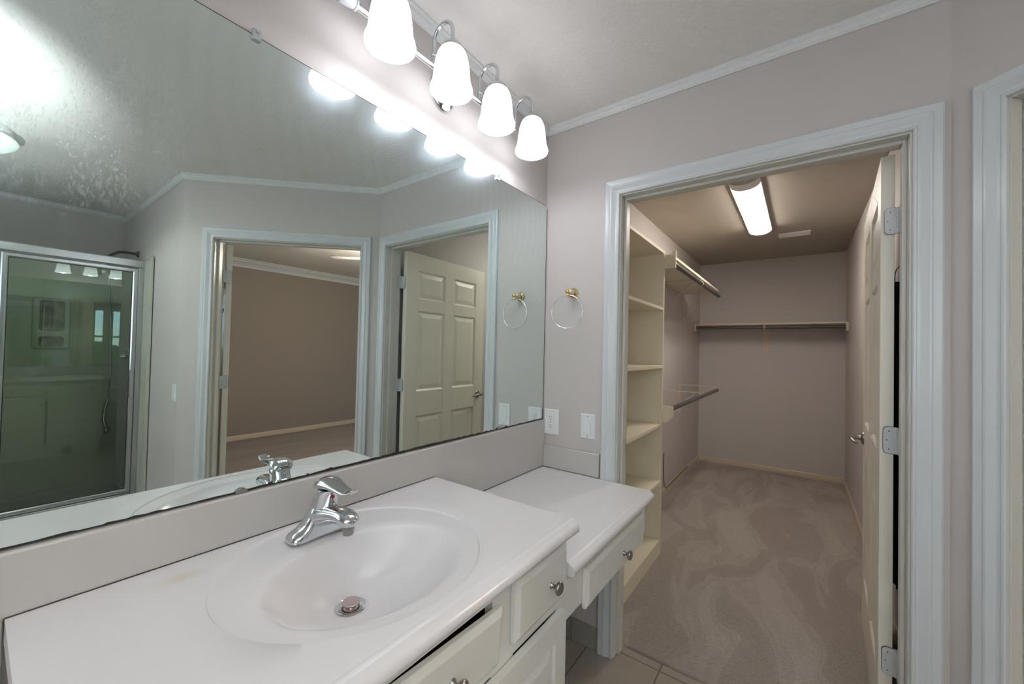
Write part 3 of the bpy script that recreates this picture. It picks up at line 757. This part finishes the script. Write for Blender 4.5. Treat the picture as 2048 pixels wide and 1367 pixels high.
for k, dz in ((.3, -.0058), (.6, -.0046), (.85, -.0036), (.93, -.0034), (.96, -.0030), (.985, -.0012), (1.0, -.0003), (1.012, .0)):
    q = [E2o[i]+(E1[i]-E2o[i])*k for i in range(4)]
    rings.append(ring_pts(*q, ZC+dz))
def rect_hit(t):
    dx, dy = E1[2]*math.cos(t), E1[3]*math.sin(t); s_ = 1e9
    if dx > 1e-9: s_ = min(s_, (X1c-E1[0])/dx)
    if dx < -1e-9: s_ = min(s_, (X0c-E1[0])/dx)
    if dy > 1e-9: s_ = min(s_, (CY1-E1[1])/dy)
    if dy < -1e-9: s_ = min(s_, (CY0-E1[1])/dy)
    return (E1[0]+dx*s_, E1[1]+dy*s_, ZC)
last = rings[-1]; rect = [outer.get(i_, rect_hit(t)) for i_, t in enumerate(TH)]
for k in (.25, .6, 1.0):
    rings.append([tuple(last[i][j]+(rect[i][j]-last[i][j])*k for j in range(3)) for i in range(ND)])
rings.append([(x, y, ZC-.036) for x, y, z in rect])
R_ = loft(bm, rings, False)
slab_nosing(bm, XF+.0002, ZC, CY0+.0002, CY1-.0002)
ct = empty('sink_countertop', (.28, -1.19, ZC-.036))
setk(ct, 'off-white moulded counter with integral oval sink under the large mirror', 'countertop')
VO = (.28, -1.19, ZC-.036)
at(obj('counter_slab', bm, M_top, ct, smooth=True, auto=38), VO)
bm = NB(); lathe(bm, [(.0335, -.1262), (.031, -.1245), (.024, -.1268), (.0195, -.133), (.0185, -.17), (.0, -.17)], (DR[0], DR[1], ZC), 'z', 40, caps=False)
at(obj('drain_flange', bm, M_chrome, ct, smooth=True, auto=50), VO)
bm = NB(); lathe(bm, [(0, -.16), (.0155, -.16), (.0155, -.128), (.012, -.126), (.0165, -.121), (.0185, -.117), (.018, -.1145), (0, -.1125)], (DR[0], DR[1], ZC), 'z', 36)
at(obj('drain_stopper', bm, M_plug, ct, smooth=True, auto=40), VO)

dt = empty('desk_countertop', (.28, -.37, ZD-.036))
setk(dt, 'lower off-white counter stepped down between the sink counter and closet door', 'countertop')
bm = NB(); box(bm, .0205, .545-.012, CY1+.001, -.0202, ZD-.036, ZD); slab_nosing(bm, .5452, ZD, CY1+.0012, -.0204)
VO = (.28, -.37, ZD-.036)
at(obj('counter_slab', bm, M_top, dt, smooth=True, auto=38), VO)
# backsplashes
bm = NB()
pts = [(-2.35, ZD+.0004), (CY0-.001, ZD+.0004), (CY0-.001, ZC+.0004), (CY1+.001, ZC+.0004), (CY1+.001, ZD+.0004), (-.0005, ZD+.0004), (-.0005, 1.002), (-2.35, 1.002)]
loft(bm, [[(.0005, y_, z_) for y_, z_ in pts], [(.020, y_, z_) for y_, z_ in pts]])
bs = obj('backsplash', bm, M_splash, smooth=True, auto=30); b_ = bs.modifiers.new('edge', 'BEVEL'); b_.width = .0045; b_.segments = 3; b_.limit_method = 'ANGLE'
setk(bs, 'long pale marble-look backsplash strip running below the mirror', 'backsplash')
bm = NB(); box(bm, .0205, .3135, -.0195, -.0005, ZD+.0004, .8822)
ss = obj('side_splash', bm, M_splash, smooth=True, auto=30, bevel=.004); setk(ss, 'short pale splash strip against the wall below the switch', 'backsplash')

# ------------------------------------------------------------------ cabinets
FX = .530
def knob(parent, x, y, z, name='knob'):
    bm = NB(); lathe(bm, [(0, 0), (.0085, 0), (.0085, .002), (.0055, .005), (.005, .010), (.007, .0135), (.013, .017), (.0165, .021), (.0165, .025), (.012, .0285), (0, .030)], (0, 0, 0), 'x', 28)
    o = obj(name, bm, M_nickel, parent, smooth=True, auto=60); o.location = (x, y, z); return o
def front_panel(bm, y0, y1, z0, z1, t=.019, b=.013):
    loft(bm, [[(0, y0, z0), (0, y1, z0), (0, y1, z1), (0, y0, z1)], [(t-.008, y0, z0), (t-.008, y1, z0), (t-.008, y1, z1), (t-.008, y0, z1)],
              [(t, y0+b, z0+b), (t, y1-b, z0+b), (t, y1-b, z1-b), (t, y0+b, z1-b)]])
vc = empty('vanity_cabinet', (.27, -1.2, 0))
setk(vc, 'white painted sink cabinet with small drawer, door and loose sagging false front', 'cabinet')
VO = (.27, -1.2, 0)
bm = NB()
ZT = ZC-.0365
box(bm, .010, FX-.019, CY0+.012, CY0+.03, .10, ZT); box(bm, .010, FX-.019, -.757, -.739, .0015, ZT)   # ends
box(bm, .010, FX-.019, CY0+.03, -.757, .10, .118)
box(bm, FX-.019, FX, -.773, -.739, .0015, ZT)                                                         # end stile
box(bm, FX-.019, FX, -1.045, -.967, .0015, ZT)
box(bm, FX-.019, FX, CY0+.012, CY0+.05, .0015, ZT)
box(bm, FX-.019, FX, -.967, -.773, .832, ZT); box(bm, FX-.019, FX, -.967, -.773, .665, .700)
box(bm, FX-.019, FX, CY0+.05, -1.045, .8195, ZT); box(bm, FX-.019, FX, CY0+.05, -1.045, .665, .700)
box(bm, FX-.019, FX, CY0+.05, -.739, .0015, .13)
at(obj('cabinet_body', bm, M_cab, vc, bevel=.001), VO)
bm = NB(); box(bm, .03, FX-.022, -1.6, -.79, .16, .72); at(obj('inner_shade_block', bm, M_innershade, vc), VO)  # solid near-black block paints the shade inside the cabinet
def cab_part(name, geom, parent, o_, loc, rx=0):
    bm = NB(); geom(bm); q = obj(name, bm, M_cab, parent, bevel=.001); q.location = Vector(loc)-Vector(o_); q.rotation_euler = (rx, 0, 0); return q
def tag1(o, s): o['label'] = s; return o
dr = cab_part('drawer', lambda bm: front_panel(bm, -.118, .118, -.068, .068), vc, VO, (FX+.0008, -.862, .7655)); knob(dr, .019, .028, -.002)
ff = cab_part('false_drawer_front', lambda bm: front_panel(bm, -.27, .27, -.0595, .0595), vc, VO, (FX+.0012, -1.30, .7615), 0)
ff.rotation_euler = (math.radians(-2.9), math.radians(2), 0); tag1(ff, 'false front hanging loose, dark gap above it')
knob(ff, .019, .120, -.004); knob(ff, .019, -.120, -.004)
def panel_door(bm, w_, h_):
    t = .019
    box(bm, 0, t, -w_, -w_+.055, -h_, h_); box(bm, 0, t, w_-.055, w_, -h_, h_); box(bm, 0, t, -w_+.055, w_-.055, h_-.055, h_); box(bm, 0, t, -w_+.055, w_-.055, -h_, -h_+.055)
    a_, c_ = w_-.055, h_-.055
    box(bm, .002, .011, -a_, a_, -c_, c_)
    i1, i2 = .008, .034
    R = loft(bm, [[(.011, -a_+i1, -c_+i1), (.011, a_-i1, -c_+i1), (.011, a_-i1, c_-i1), (.011, -a_+i1, c_-i1)], [(.0175, -a_+i2, -c_+i2), (.0175, a_-i2, -c_+i2), (.0175, a_-i2, c_-i2), (.0175, -a_+i2, c_-i2)]], False)
    bm.faces.new(R[1])
for yc, w_ in ((-.957, .205), (-1.392, .205)):
    q = cab_part('cabinet_door', lambda bm: panel_door(bm, w_, .272), vc, VO, (FX+.0008, yc, .390)); knob(q, .019, -.18 if yc > -1.2 else .18, .22)
# desk
dk = empty('vanity_desk', (.27, -.38, .60))
setk(dk, 'white kneehole apron with one shallow drawer below the lower counter', 'cabinet')
VO = (.27, -.38, .60)
bm = NB(); DT = ZD-.039
box(bm, FX-.019-.006, FX-.006, -.7375, -.0205, .597, DT); box(bm, .40, FX-.025, -.7375, -.72, .597, DT); box(bm, .40, FX-.025, -.04, -.0205, .597, DT)
box(bm, .012, .032, -.7375, -.0205, .66, DT)
box(bm, .032, .40, -.7375, -.72, .66, DT); 
at(obj('apron', bm, M_cab, dk, bevel=.001), VO)
q = cab_part('drawer', lambda bm: front_panel(bm, -.262, .262, -.060, .060), dk, VO, (FX-.0052, -.345, .6415)); knob(q, .019, .03, -.008)
# a second low counter on the far side of the sink, seen only as a sliver
lc = empty('dressing_counter', (.27, -2.0, .6))
setk(lc, 'sliver of low pale counter past the near end of the sink counter', 'countertop')
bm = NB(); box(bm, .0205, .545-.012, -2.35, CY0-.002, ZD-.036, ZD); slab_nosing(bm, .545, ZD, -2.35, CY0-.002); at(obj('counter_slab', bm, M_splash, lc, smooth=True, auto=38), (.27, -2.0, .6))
bm = NB(); box(bm, .012, FX, -2.34, CY0-.004, .0015, ZD-.0365); at(obj('cabinet_body', bm, M_cab, lc), (.27, -2.0, .6))

# ------------------------------------------------------------------ faucet
FY, FXX = -1.187, .112
fa = empty('sink_faucet', (FXX, FY, ZC))
setk(fa, 'chrome single-lever faucet standing behind the oval sink', 'faucet')
bm = NB()
# base: cross sections along y
secs = [(-.0815, .0025, .003), (-.0805, .007, .0125), (-.0775, .0125, .0200), (-.072, .0165, .0250), (-.064, .0200, .0275), (-.055, .0245, .0280), (-.047, .032, .0275), (-.040, .042, .0265), (-.033, .055, .026), (-.026, .069, .0255)]
full = secs + [(-.018, .083, .0255), (0, .086, .0255), (.018, .083, .0255)] + [(-a_, b_, c_) for a_, b_, c_ in reversed(secs)]
rings = []
for y_, h_, d_ in full:
    r = []
    for i in range(25):
        t = PI*i/24; cx_, sx_ = math.cos(t), math.sin(t)
        r.append(Vector((d_*math.copysign(abs(cx_)**.75, cx_), y_, .0005+h_*abs(sx_)**.78)))
    rings.append(r)
loft(bm, rings)
# column under the lever, leaning back a touch
loft(bm, [[Vector((.006*k + r_*math.cos(t), r_*math.sin(t)*1.0, z_)) for t in [2*PI*i/36 for i in range(36)]] for z_, r_, k in ((.040, .034, 0), (.062, .0285, 1.3), (.080, .0255, 2.4), (.092, .0250, 3.0), (.104, .0255, 3.6), (.108, .0240, 3.8))])
obj('faucet_body', bm, M_chrome, fa, smooth=True, auto=55)
bm = NB()
sp = [(-.004, .036, .042, .022), (.020, .043, .036, .024), (.045, .051, .029, .021), (.072, .057, .0245, .0165), (.096, .0585, .0240, .0150), (.114, .0565, .0225, .0142), (.125, .0548, .0175, .0115), (.1305, .054, .009, .007), (.1325, .054, .001, .001)]
loft(bm, [[Vector((x_, w_*math.copysign(abs(math.cos(t))**.8, math.cos(t)), z_+h_*math.copysign(abs(math.sin(t))**.8, math.sin(t)))) for t in [2*PI*i/28 for i in range(28)]] for x_, z_, w_, h_ in sp])
obj('spout', bm, M_chrome, fa, smooth=True, auto=60)
bm = NB(); lathe(bm, [(0, .024), (.0110, .024), (.0125, .026), (.0125, .036), (.0140, .038), (.0140, .050), (0, .050)], (.110, 0, 0), 'z', 24); obj('aerator', bm, M_nickel, fa, smooth=True, auto=40)
bm = NB()
hp = [(-.0065, .104, .010, .004), (-.0055, .109, .020, .008), (.000, .115, .0265, .0125), (.010, .119, .0285, .015), (.026, .121, .0275, .0145), (.044, .121, .024, .012), (.060, .1195, .0205, .010), (.077, .1175, .0185, .0075), (.092, .1155, .0175, .0055), (.106, .1155, .0170, .0045), (.118, .119, .016, .0038), (.127, .1235, .012, .003), (.129, .1245, .004, .002)]
loft(bm, [[Vector((x_, w_*math.cos(t), z_+h_*math.sin(t))) for t in [2*PI*i/28 for i in range(28)]] for x_, z_, w_, h_ in hp])
obj('lever_handle', bm, M_chrome, fa, smooth=True, auto=60)
bm = NB(); lathe(bm, [(0, 0), (.0042, 0), (.0042, .0016), (0, .002)], (.0448, -.002, .094), 'x', 16); obj('temperature_dot', bm, M_red, fa)['label'] = 'red hot-water dot'

# ------------------------------------------------------------------ closet shelving
SX, SY0, SY1 = .297, .135, 1.055
su = empty('shelf_tower', (.15, .6, CZ))
setk(su, 'tall cream built-in shelf tower just inside the closet doorway', 'shelving')
VO = (.15, .6, CZ)
bm = NB(); box(bm, .001, SX, SY1-.019, SY1, CZ, 2.030); box(bm, .001, SX, SY0, SY0+.019, CZ, 2.030)
for o_ in (0,):
    q = at(obj('side_panel', bm, M_shelf, su, bevel=.001), VO)
for i, z_ in enumerate((.105, .497, .873, 1.262, 1.650, 2.030)):
    bm = NB(); box(bm, .001, SX+(.001 if i else 0), SY0+.0195, SY1-.0195, z_-.019, z_); at(obj('shelf', bm, M_shelf, su, bevel=.001), VO)
bm = NB(); box(bm, SX-.019, SX-.001, SY0+.0195, SY1-.0195, CZ, .0855); at(obj('toe_board', bm, M_shelf, su), VO)

def wall_bracket(parent, y, z_top, depth, drop, org, thick=.012, flat_top=True):
    """triangular bracket on the closet's left wall: plate, arm and diagonal brace."""
    bm = NB()
    box(bm, .001, .006, y-.022, y+.022, z_top-drop, z_top)
    box(bm, .001, depth, y-.003, y+.003, z_top-.006, z_top-.0005)
    tube(bm, [(.006, y, z_top-drop*.86), (depth-.03, y, z_top-.010)], .0028, 8)
    box(bm, depth-.004, depth, y-.004, y+.004, z_top-.030, z_top-.001)
    return at(obj('bracket', bm, M_bracket, parent), org)
def rod_mesh(parent, a_, b_, org, r=.0165, name='clothes_rail'):
    bm = NB(); cyl(bm, a_, b_, r, 20); return at(obj(name, bm, M_rod, parent, smooth=True, auto=50), org)
us = empty('hanging_shelf', (.17, 1.95, 1.98))
setk(us, 'upper closet shelf with dark hanging rod, running on from the shelf tower', 'shelf')
VO = (.17, 1.95, 1.98)
bm = NB(); box(bm, .001, .345, SY1+.001, 2.86, 1.990, 2.008); at(obj('shelf_board', bm, M_shelf, us, bevel=.001), VO)
bm = NB(); box(bm, .001, .365, SY1+.001, SY1+.019, 1.915, 1.9895); box(bm, .346, .365, SY1+.001, SY1+.019, 1.9895, 2.03)
at(obj('end_cleat', bm, M_shelf, us), VO)
rod_mesh(us, (.345, SY1+.02, 1.948), (.345, 2.90, 1.948), VO)
wall_bracket(us, 2.00, 1.9895, .33, .30, VO); wall_bracket(us, 2.88, 1.9895, .33, .30, VO)
bm = NB()
for y_ in (2.0,):
    torus(bm, (.345, y_, 1.948), .0180, .0022, 'y', 28, 8); box(bm, .340, .350, y_-.003, y_+.003, 1.965, 1.9895)
at(obj('rod_loop', bm, M_bracket, us, smooth=True, auto=40), VO)

ls = empty('clothes_rod', (.17, 1.95, .95))
setk(ls, 'lower dark hanging rod on wire brackets beside the shelf tower', 'clothes rod')
VO = (.17, 1.95, .95)
bm = NB()
pts = [(.001, .862), (.27, .862), (.33, .885), (.362, .925), (.362, .990), (.001, .990)]
a = [bm.verts.new((x, SY1+.001, z)) for x, z in pts]; b = [bm.verts.new((x, SY1+.018, z)) for x, z in pts]
bm.faces.new(a); bm.faces.new(list(reversed(b)))
for i in range(6): bm.faces.new((a[i], a[(i+1)%6], b[(i+1)%6], b[i]))
at(obj('end_cleat', bm, M_shelf, ls), VO)
rod_mesh(ls, (.345, SY1+.019, .972), (.345, 2.87, .972), VO)
wall_bracket(ls, 1.98, 1.015, .345, .31, VO); wall_bracket(ls, 2.78, 1.015, .345, .31, VO)

bsx = empty('wall_shelf', (.71, 3.6, 1.69))
setk(bsx, 'shelf with hanging rod across the far end wall of the closet', 'shelf')
VO = (.71, 3.6, 1.69)
bm = NB(); box(bm, .001, 1.424, 3.455, 3.759, 1.681, 1.699); at(obj('shelf_board', bm, M_bracket, bsx, bevel=.001), VO)
for x0_, x1_ in ((.001, .02), (1.405, 1.424)):
    bm = NB(); box(bm, x0_, x1_, 3.44, 3.759, 1.61, 1.6805); at(obj('end_cleat', bm, M_bracket, bsx), VO)
bm = NB(); cyl(bm, (.0205, 3.475, 1.650), (1.4045, 3.475, 1.650), .0165, 20); at(obj('clothes_rail', bm, M_rod, bsx, smooth=True, auto=50), VO)
bm = NB(); box(bm, .685, .741, 3.752, 3.759, 1.385, 1.680); tube(bm, [(.713, 3.752, 1.42), (.713, 3.49, 1.665)], .004, 8); box(bm, .706, .720, 3.46, 3.752, 1.672, 1.6805)
torus(bm, (.713, 3.475, 1.650), .0185, .0065, 'x', 28, 8)
at(obj('bracket', bm, M_bracket, bsx, bevel=.002), VO)

# closet light
def lensring(y_, hw=.074, d_=.034, n=17):
    z0 = H-.0265
    return [Vector((.745+hw*math.cos(PI*i/(n-1)), y_, z0-.001-d_*math.sin(PI*i/(n-1))**.8)) for i in range(n)]
cl = empty('closet_light', (.745, 1.745, H))
setk(cl, 'long glowing closet ceiling light with curved lens and end caps', 'ceiling light')
VO = (.745, 1.745, H)
def halfring(y_, hw, d_, n=17, z0=H-.001):
    return [Vector((.745+hw*math.cos(PI*i/(n-1)), y_, z0-.012-d_*math.sin(PI*i/(n-1))**.8)) for i in range(n)] + [Vector((.745-hw, y_, z0)), Vector((.745+hw, y_, z0))]
bm = NB(); box(bm, .745-.086, .745+.086, 1.2155, 2.3645, H-.026, H-.0005); at(obj('housing', bm, M_plastic, cl), VO)
bm = NB(); loft(bm, [lensring(1.2155), lensring(2.3645)]); at(obj('lens', bm, M_tubelens, cl, smooth=True, auto=50), VO)
for ya, yb_ in ((1.105, 1.2145), (2.3655, 2.40)):
    bm = NB(); loft(bm, [halfring(ya, .087, .052), halfring(yb_, .087, .052)]); at(obj('end_cap', bm, M_plastic, cl, smooth=True, auto=50), VO)
# ceiling vent
cv = empty('ceiling_vent', (.985, 2.73, H))
setk(cv, 'small white louvred vent in the closet ceiling behind the light', 'vent')
bm = NB(); box(bm, -.12, .12, -.065, -.055, -.012, -.0005); box(bm, -.12, .12, .055, .065, -.012, -.0005); box(bm, -.12, -.11, -.055, .055, -.012, -.0005); box(bm, .11, .12, -.055, .055, -.012, -.0005)
obj('vent_frame', bm, M_plastic, cv)
bm = NB()
for i in range(7):
    y_ = -.047+i*.0155
    loft(bm, [[(-.11, y_, -.003), (-.11, y_+.0095, -.012), (-.11, y_+.0105, -.011), (-.11, y_+.001, -.002)], [(.11, y_, -.003), (.11, y_+.0095, -.012), (.11, y_+.0105, -.011), (.11, y_+.001, -.002)]])
obj('louvre', bm, M_plastic, cv)
# dark sheet added so the slot behind the opened door looks dark
bm = NB(); rings = []
for k in range(13):
    z_ = .34 + k*(1.70-.34)/12; r = []
    w_ = .15 if k < 11 else (.12 if k == 11 else .04)
    for i in range(25):
        t = i/24; y_ = .86 - w_ + 2*w_*t; r.append(Vector((1.392 + .007*math.sin(t*19+k*.12) - .004*(12-k)/12, y_, z_)))
    for i in range(24, -1, -1):
        t = i/24; y_ = .86 - w_ + 2*w_*t; r.append(Vector((1.412 + .004*math.sin(t*15+1), y_, z_)))
    rings.append(r)
loft(bm, rings)
hg_ = empty('dark_sheet', (1.40, .86, 1.70)); setk(hg_, 'dark folded sheet added behind the open closet door, glimpsed through the hinge gap', 'garment')
at(obj('sheet_folds', bm, mat('dark_sheet_matte', (.018, .013, .011), .9, sheen=.2), hg_, smooth=True, auto=60), (1.40, .86, 1.70))
bm = NB(); tube(bm, [(1.400, .86, 1.69), (1.400, .86, 1.74), (1.405, .86, 1.765), (1.415, .86, 1.775), (1.4235, .86, 1.770)], .0022, 8); at(obj('hook', bm, M_nickel, hg_, smooth=True), (1.40, .86, 1.70))
# loose black cable on the closet wall
bm = NB(); tube(bm, [(.004, 2.20, .40), (.004, 2.19, .30), (.004, 2.20, .18), (.006, 2.215, .09), (.016, 2.24, .062), (.020, 2.5, .068), (.017, 2.8, .070), (.017, 3.1, .069)], .003, 8)
cb = obj('wall_cable', bm, M_black, smooth=True); setk(cb, 'thin black cable running down the closet wall onto the baseboard', 'cable')

# ------------------------------------------------------------------ bathroom dome light
dl = empty('dome_light', (2.45, -1.745, H))
setk(dl, 'round flush ceiling light with glowing dish, seen at the edge of the mirror', 'ceiling light')
bm = NB(); lathe(bm, [(0, -.0005), (.15, -.0005), (.152, -.025), (.145, -.045), (.13, -.05), (0, -.05)], (0, 0, 0), 'z', 48); obj('lamp_base', bm, M_plastic, dl, smooth=True, auto=40)
bm = NB(); lathe(bm, [(.135, -.0505), (.165, -.056), (.172, -.068), (.162, -.090), (.128, -.115), (.07, -.132), (.0, -.138)], (0, 0, 0), 'z', 48, caps=False); obj('glass_dish', bm, M_dome, dl, smooth=True)
l = light('lamp_glow', 'SPOT', (0, 0, -.17), 3.4, (.86, 1.0, .94), 0.0, spot_size=math.radians(172), spot_blend=.35); l.parent = dl

# ------------------------------------------------------------------ shower
DX = 3.192
sr = empty('shower_surround', (3.5, -1.5, 0))
setk(sr, 'cream moulded shower stall walls with soap niche behind the glass', 'shower stall')
VO = (3.5, -1.5, 0)
bm = NB(); yS = B.y-.006
box(bm, 2.955, XS-.001, yS-.012, yS, .10, 1.985); box(bm, XS-.014, XS-.003, -2.091, yS-.012, .10, 1.985); box(bm, 3.14, XS-.014, -2.091, -2.087, .10, 1.985)
box(bm, 2.955, 2.975, yS-.020, yS, .10, 1.992)
at(obj('wall_panels', bm, M_surround, sr, bevel=.004), VO)
bm = NB(); box(bm, 3.14, XS-.003, -2.091, yS, .002, .06); box(bm, 3.14, 3.26, -2.091, yS, .06, .14); at(obj('shower_pan', bm, M_surround, sr, bevel=.012, seg=3), VO)
# soap niche panel: flat face with two raised rims, recess shade painted on them
bm = NB(); xf, xb = XS-.034, XS-.0145
ny0, ny1, nz0, nz1 = -1.415, -1.215, 1.265, 1.68
def rrect(x, y0, y1, z0, z1, r, n=6):
    out = []
    for cy_, cz_, a0 in ((y1-r, z1-r, 0), (y0+r, z1-r, PI/2), (y0+r, z0+r, PI), (y1-r, z0+r, 1.5*PI)):
        for i in range(n+1):
            t = a0+i*PI/2/n; out.append(Vector((x, cy_+r*math.cos(t), cz_+r*math.sin(t))))
    return out
loft(bm, [rrect(xb, ny0, ny1, nz0, nz1, .02), rrect(xf+.004, ny0, ny1, nz0, nz1, .02), rrect(xf, ny0+.004, ny1-.004, nz0+.004, nz1-.004, .018)])
nf = at(obj('soap_niche', bm, M_surround, sr, smooth=True, auto=40), VO)
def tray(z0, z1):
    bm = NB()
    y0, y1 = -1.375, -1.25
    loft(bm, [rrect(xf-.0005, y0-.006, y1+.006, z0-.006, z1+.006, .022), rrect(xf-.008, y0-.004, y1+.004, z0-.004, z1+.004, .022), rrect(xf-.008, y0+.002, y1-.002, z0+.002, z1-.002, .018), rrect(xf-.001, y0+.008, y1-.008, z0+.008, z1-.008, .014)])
    m_ = obj('niche_rim', bm, M_rimshade_stain, nf, smooth=True, auto=50); return m_
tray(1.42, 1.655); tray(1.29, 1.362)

se = empty('shower_enclosure', (DX, -1.5, .14))
setk(se, 'silver framed glass shower door and fixed panel', 'shower door')
VO = (DX, -1.5, .14)
yR = yS-.013
bm = NB()
pr = [(-.026, 1.925), (-.026, 1.972), (-.020, 1.980), (.020, 1.980), (.026, 1.972), (.026, 1.925), (.018, 1.918), (-.018, 1.918)]
loft(bm, [[(DX+x_, -2.086, z_) for x_, z_ in pr], [(DX+x_, yR, z_) for x_, z_ in pr]])
at(obj('header', bm, M_steel, se, smooth=True, auto=30), VO)
for nm, y0_, y1_ in (('wall_jamb', yR-.030, yR), ('wall_jamb', -2.086, -2.056)):
    bm = NB(); box(bm, DX-.018, DX+.018, y0_, y1_, .141, 1.9175); at(obj(nm, bm, M_steel, se, bevel=.003), VO)
bm = NB(); box(bm, DX-.022, DX+.022, -2.056, yR-.03, .141, .165); at(obj('bottom_track', bm, M_steel, se, bevel=.003), VO)
def frame_panel(name, y0_, y1_, x_):
    f_ = empty(name, Vector((x_, (y0_+y1_)/2, 1.0))-Vector(VO), 0, se)
    hy = (y1_-y0_)/2; z0_, z1_ = .172-1.0, 1.910-1.0; w_ = .030
    bm = NB()
    sec = [(-.010, 0), (-.014, .006), (-.014, w_-.008), (-.008, w_), (.010, w_), (.010, 0)]
    P = [(-hy, z0_), (hy, z0_), (hy, z1_), (-hy, z1_)]; S = [(1, 1), (-1, 1), (-1, -1), (1, -1)]
    rings = [[(sx_, P[i][0]+S[i][0]*o_, P[i][1]+S[i][1]*o_) for sx_, o_ in sec] for i in range(4)]
    rings.append(rings[0]); loft(bm, rings, False)
    obj('panel_frame', bm, M_steel, f_, smooth=True, auto=30)
    bm = NB(); box(bm, -.0065, -.0035, -hy+w_-.002, hy-w_+.002, z0_+w_-.002, z1_-w_+.002); obj('glass_pane', bm, M_glass, f_)
    bm = NB(); k = .003
    for (a0, a1, c0, c1) in ((-hy+w_, -hy+w_+k, z0_+w_, z1_-w_), (hy-w_-k, hy-w_, z0_+w_, z1_-w_), (-hy+w_, hy-w_, z1_-w_-k, z1_-w_), (-hy+w_, hy-w_, z0_+w_, z0_+w_+k)):
        box(bm, -.0095, -.002, a0, a1, c0, c1)
    obj('gasket', bm, M_black, f_)
    return f_
frame_panel('swing_door', -1.600, yR-.033, DX-.004); frame_panel('fixed_panel', -2.054, -1.606, DX-.004)
bm = NB(); box(bm, DX-.033, DX-.0185, yR-.062, yR-.040, .90, 1.12); at(obj('door_pull', bm, M_steel, se, bevel=.003), VO)

shd = empty('wall_shower_head', (3.47, B.y-.013, 2.07))
setk(shd, 'dark bent shower arm with flange high above the glass door', 'shower arm')
bm = NB(); lathe(bm, [(0, .0125), (.028, .0125), (.026, .006), (.016, .0), (.011, -.01), (0, -.01)], (0, 0, 0), 'y', 28); obj('flange', bm, M_darkmetal, shd, smooth=True, auto=50)
bm = NB(); tube(bm, [(0, 0, 0), (0, -.07, .002), (0, -.11, -.006), (0, -.15, -.035), (0, -.18, -.068)], .0105, 14); obj('arm_pipe', bm, M_darkmetal, shd, smooth=True)
bm = NB(); lathe(bm, [(0, .03), (.014, .03), (.018, .02), (.018, 0), (.03, -.02), (.034, -.04), (.034, -.05), (0, -.05)], (0, -.19, -.09), 'z', 24); obj('hose_diverter', bm, M_chrome, shd, smooth=True, auto=50)
hs = empty('hand_shower', (3.50, -1.03, .62))
setk(hs, 'chrome hand shower hanging on its long hose inside the stall', 'hand shower')
bm = NB(); tube(bm, [(-.02, -.03, 1.31), (-.01, -.02, 1.15), (0, 0, .8), (.01, .01, .45), (.015, .0, .25)], .0068, 10); obj('hose', bm, M_steel, hs, smooth=True)
bm = NB(); tube(bm, [(.015, .0, .25), (.02, -.015, .16), (.02, -.02, .08), (.015, -.01, .03)], [.010, .013, .014, .013], 14)
lathe(bm, [(0, .02), (.02, .018), (.038, .0), (.04, -.012), (.034, -.02), (0, -.022)], (.015, 0, .0), 'y', 24); obj('spray_head', bm, M_chrome, hs, smooth=True, auto=50)
sv = empty('shower_valve', (3.60, B.y-.0195, 1.21))
setk(sv, 'round chrome shower valve with lever on the stall side wall', 'shower valve')
bm = NB(); lathe(bm, [(0, 0), (.075, 0), (.073, -.006), (.055, -.012), (.03, -.016), (.024, -.03), (.022, -.055), (0, -.056)], (0, 0, 0), 'y', 40); obj('escutcheon', bm, M_chrome, sv, smooth=True, auto=50)
bm = NB(); tube(bm, [(0, -.045, 0), (-.02, -.06, -.015), (-.05, -.065, -.04)], [.016, .012, .008], 14); obj('lever', bm, M_chrome, sv, smooth=True)

# ------------------------------------------------------------------ bedroom ceiling fan
fz = 2.355
fc = Vector((2.83, 1.13, fz))
cf = empty('ceiling_fan', fc)
setk(cf, 'white ceiling fan of the bedroom, one blade showing through the doorway', 'ceiling fan')
bm = NB(); cyl(bm, (0, 0, .06), (0, 0, 2.4995-fz), .014, 16); lathe(bm, [(0, 2.4995-fz), (.07, 2.4995-fz), (.06, 2.47-fz), (.02, 2.46-fz), (0, 2.46-fz)], (0, 0, 0), 'z', 28); obj('downrod', bm, M_fan, cf, smooth=True, auto=40)
bm = NB(); lathe(bm, [(0, .07), (.06, .07), (.10, .05), (.11, .0), (.09, -.05), (.05, -.07), (0, -.07)], (0, 0, 0), 'z', 36); obj('motor', bm, M_fan, cf, smooth=True, auto=40)
bm = NB(); lathe(bm, [(.05, -.0705), (.09, -.085), (.105, -.12), (.085, -.16), (.04, -.18), (0, -.184)], (0, 0, 0), 'z', 32, caps=False); obj('fill_globe', bm, M_fillglobe, cf, smooth=True)  # added globe, out of view, as fill light for the bedroom
bm = NB(); 
pts = [(.12, -.05), (.50, -.068), (.60, -.066), (.64, -.045), (.65, 0), (.64, .045), (.60, .066), (.50, .068), (.12, .05)]
prism(bm, pts, -.004, .004)
box(bm, .08, .2, -.02, .02, -.009, -.004)
bl = obj('blade', bm, M_fan, cf)
ang0 = math.atan2(-.63, .77)
for i in range(4):
    q = bl if i == 0 else bl.copy()
    if i: COL.objects.link(q); q.parent = cf
    q.rotation_euler = (math.radians(0), 0, ang0+i*2*PI/4)
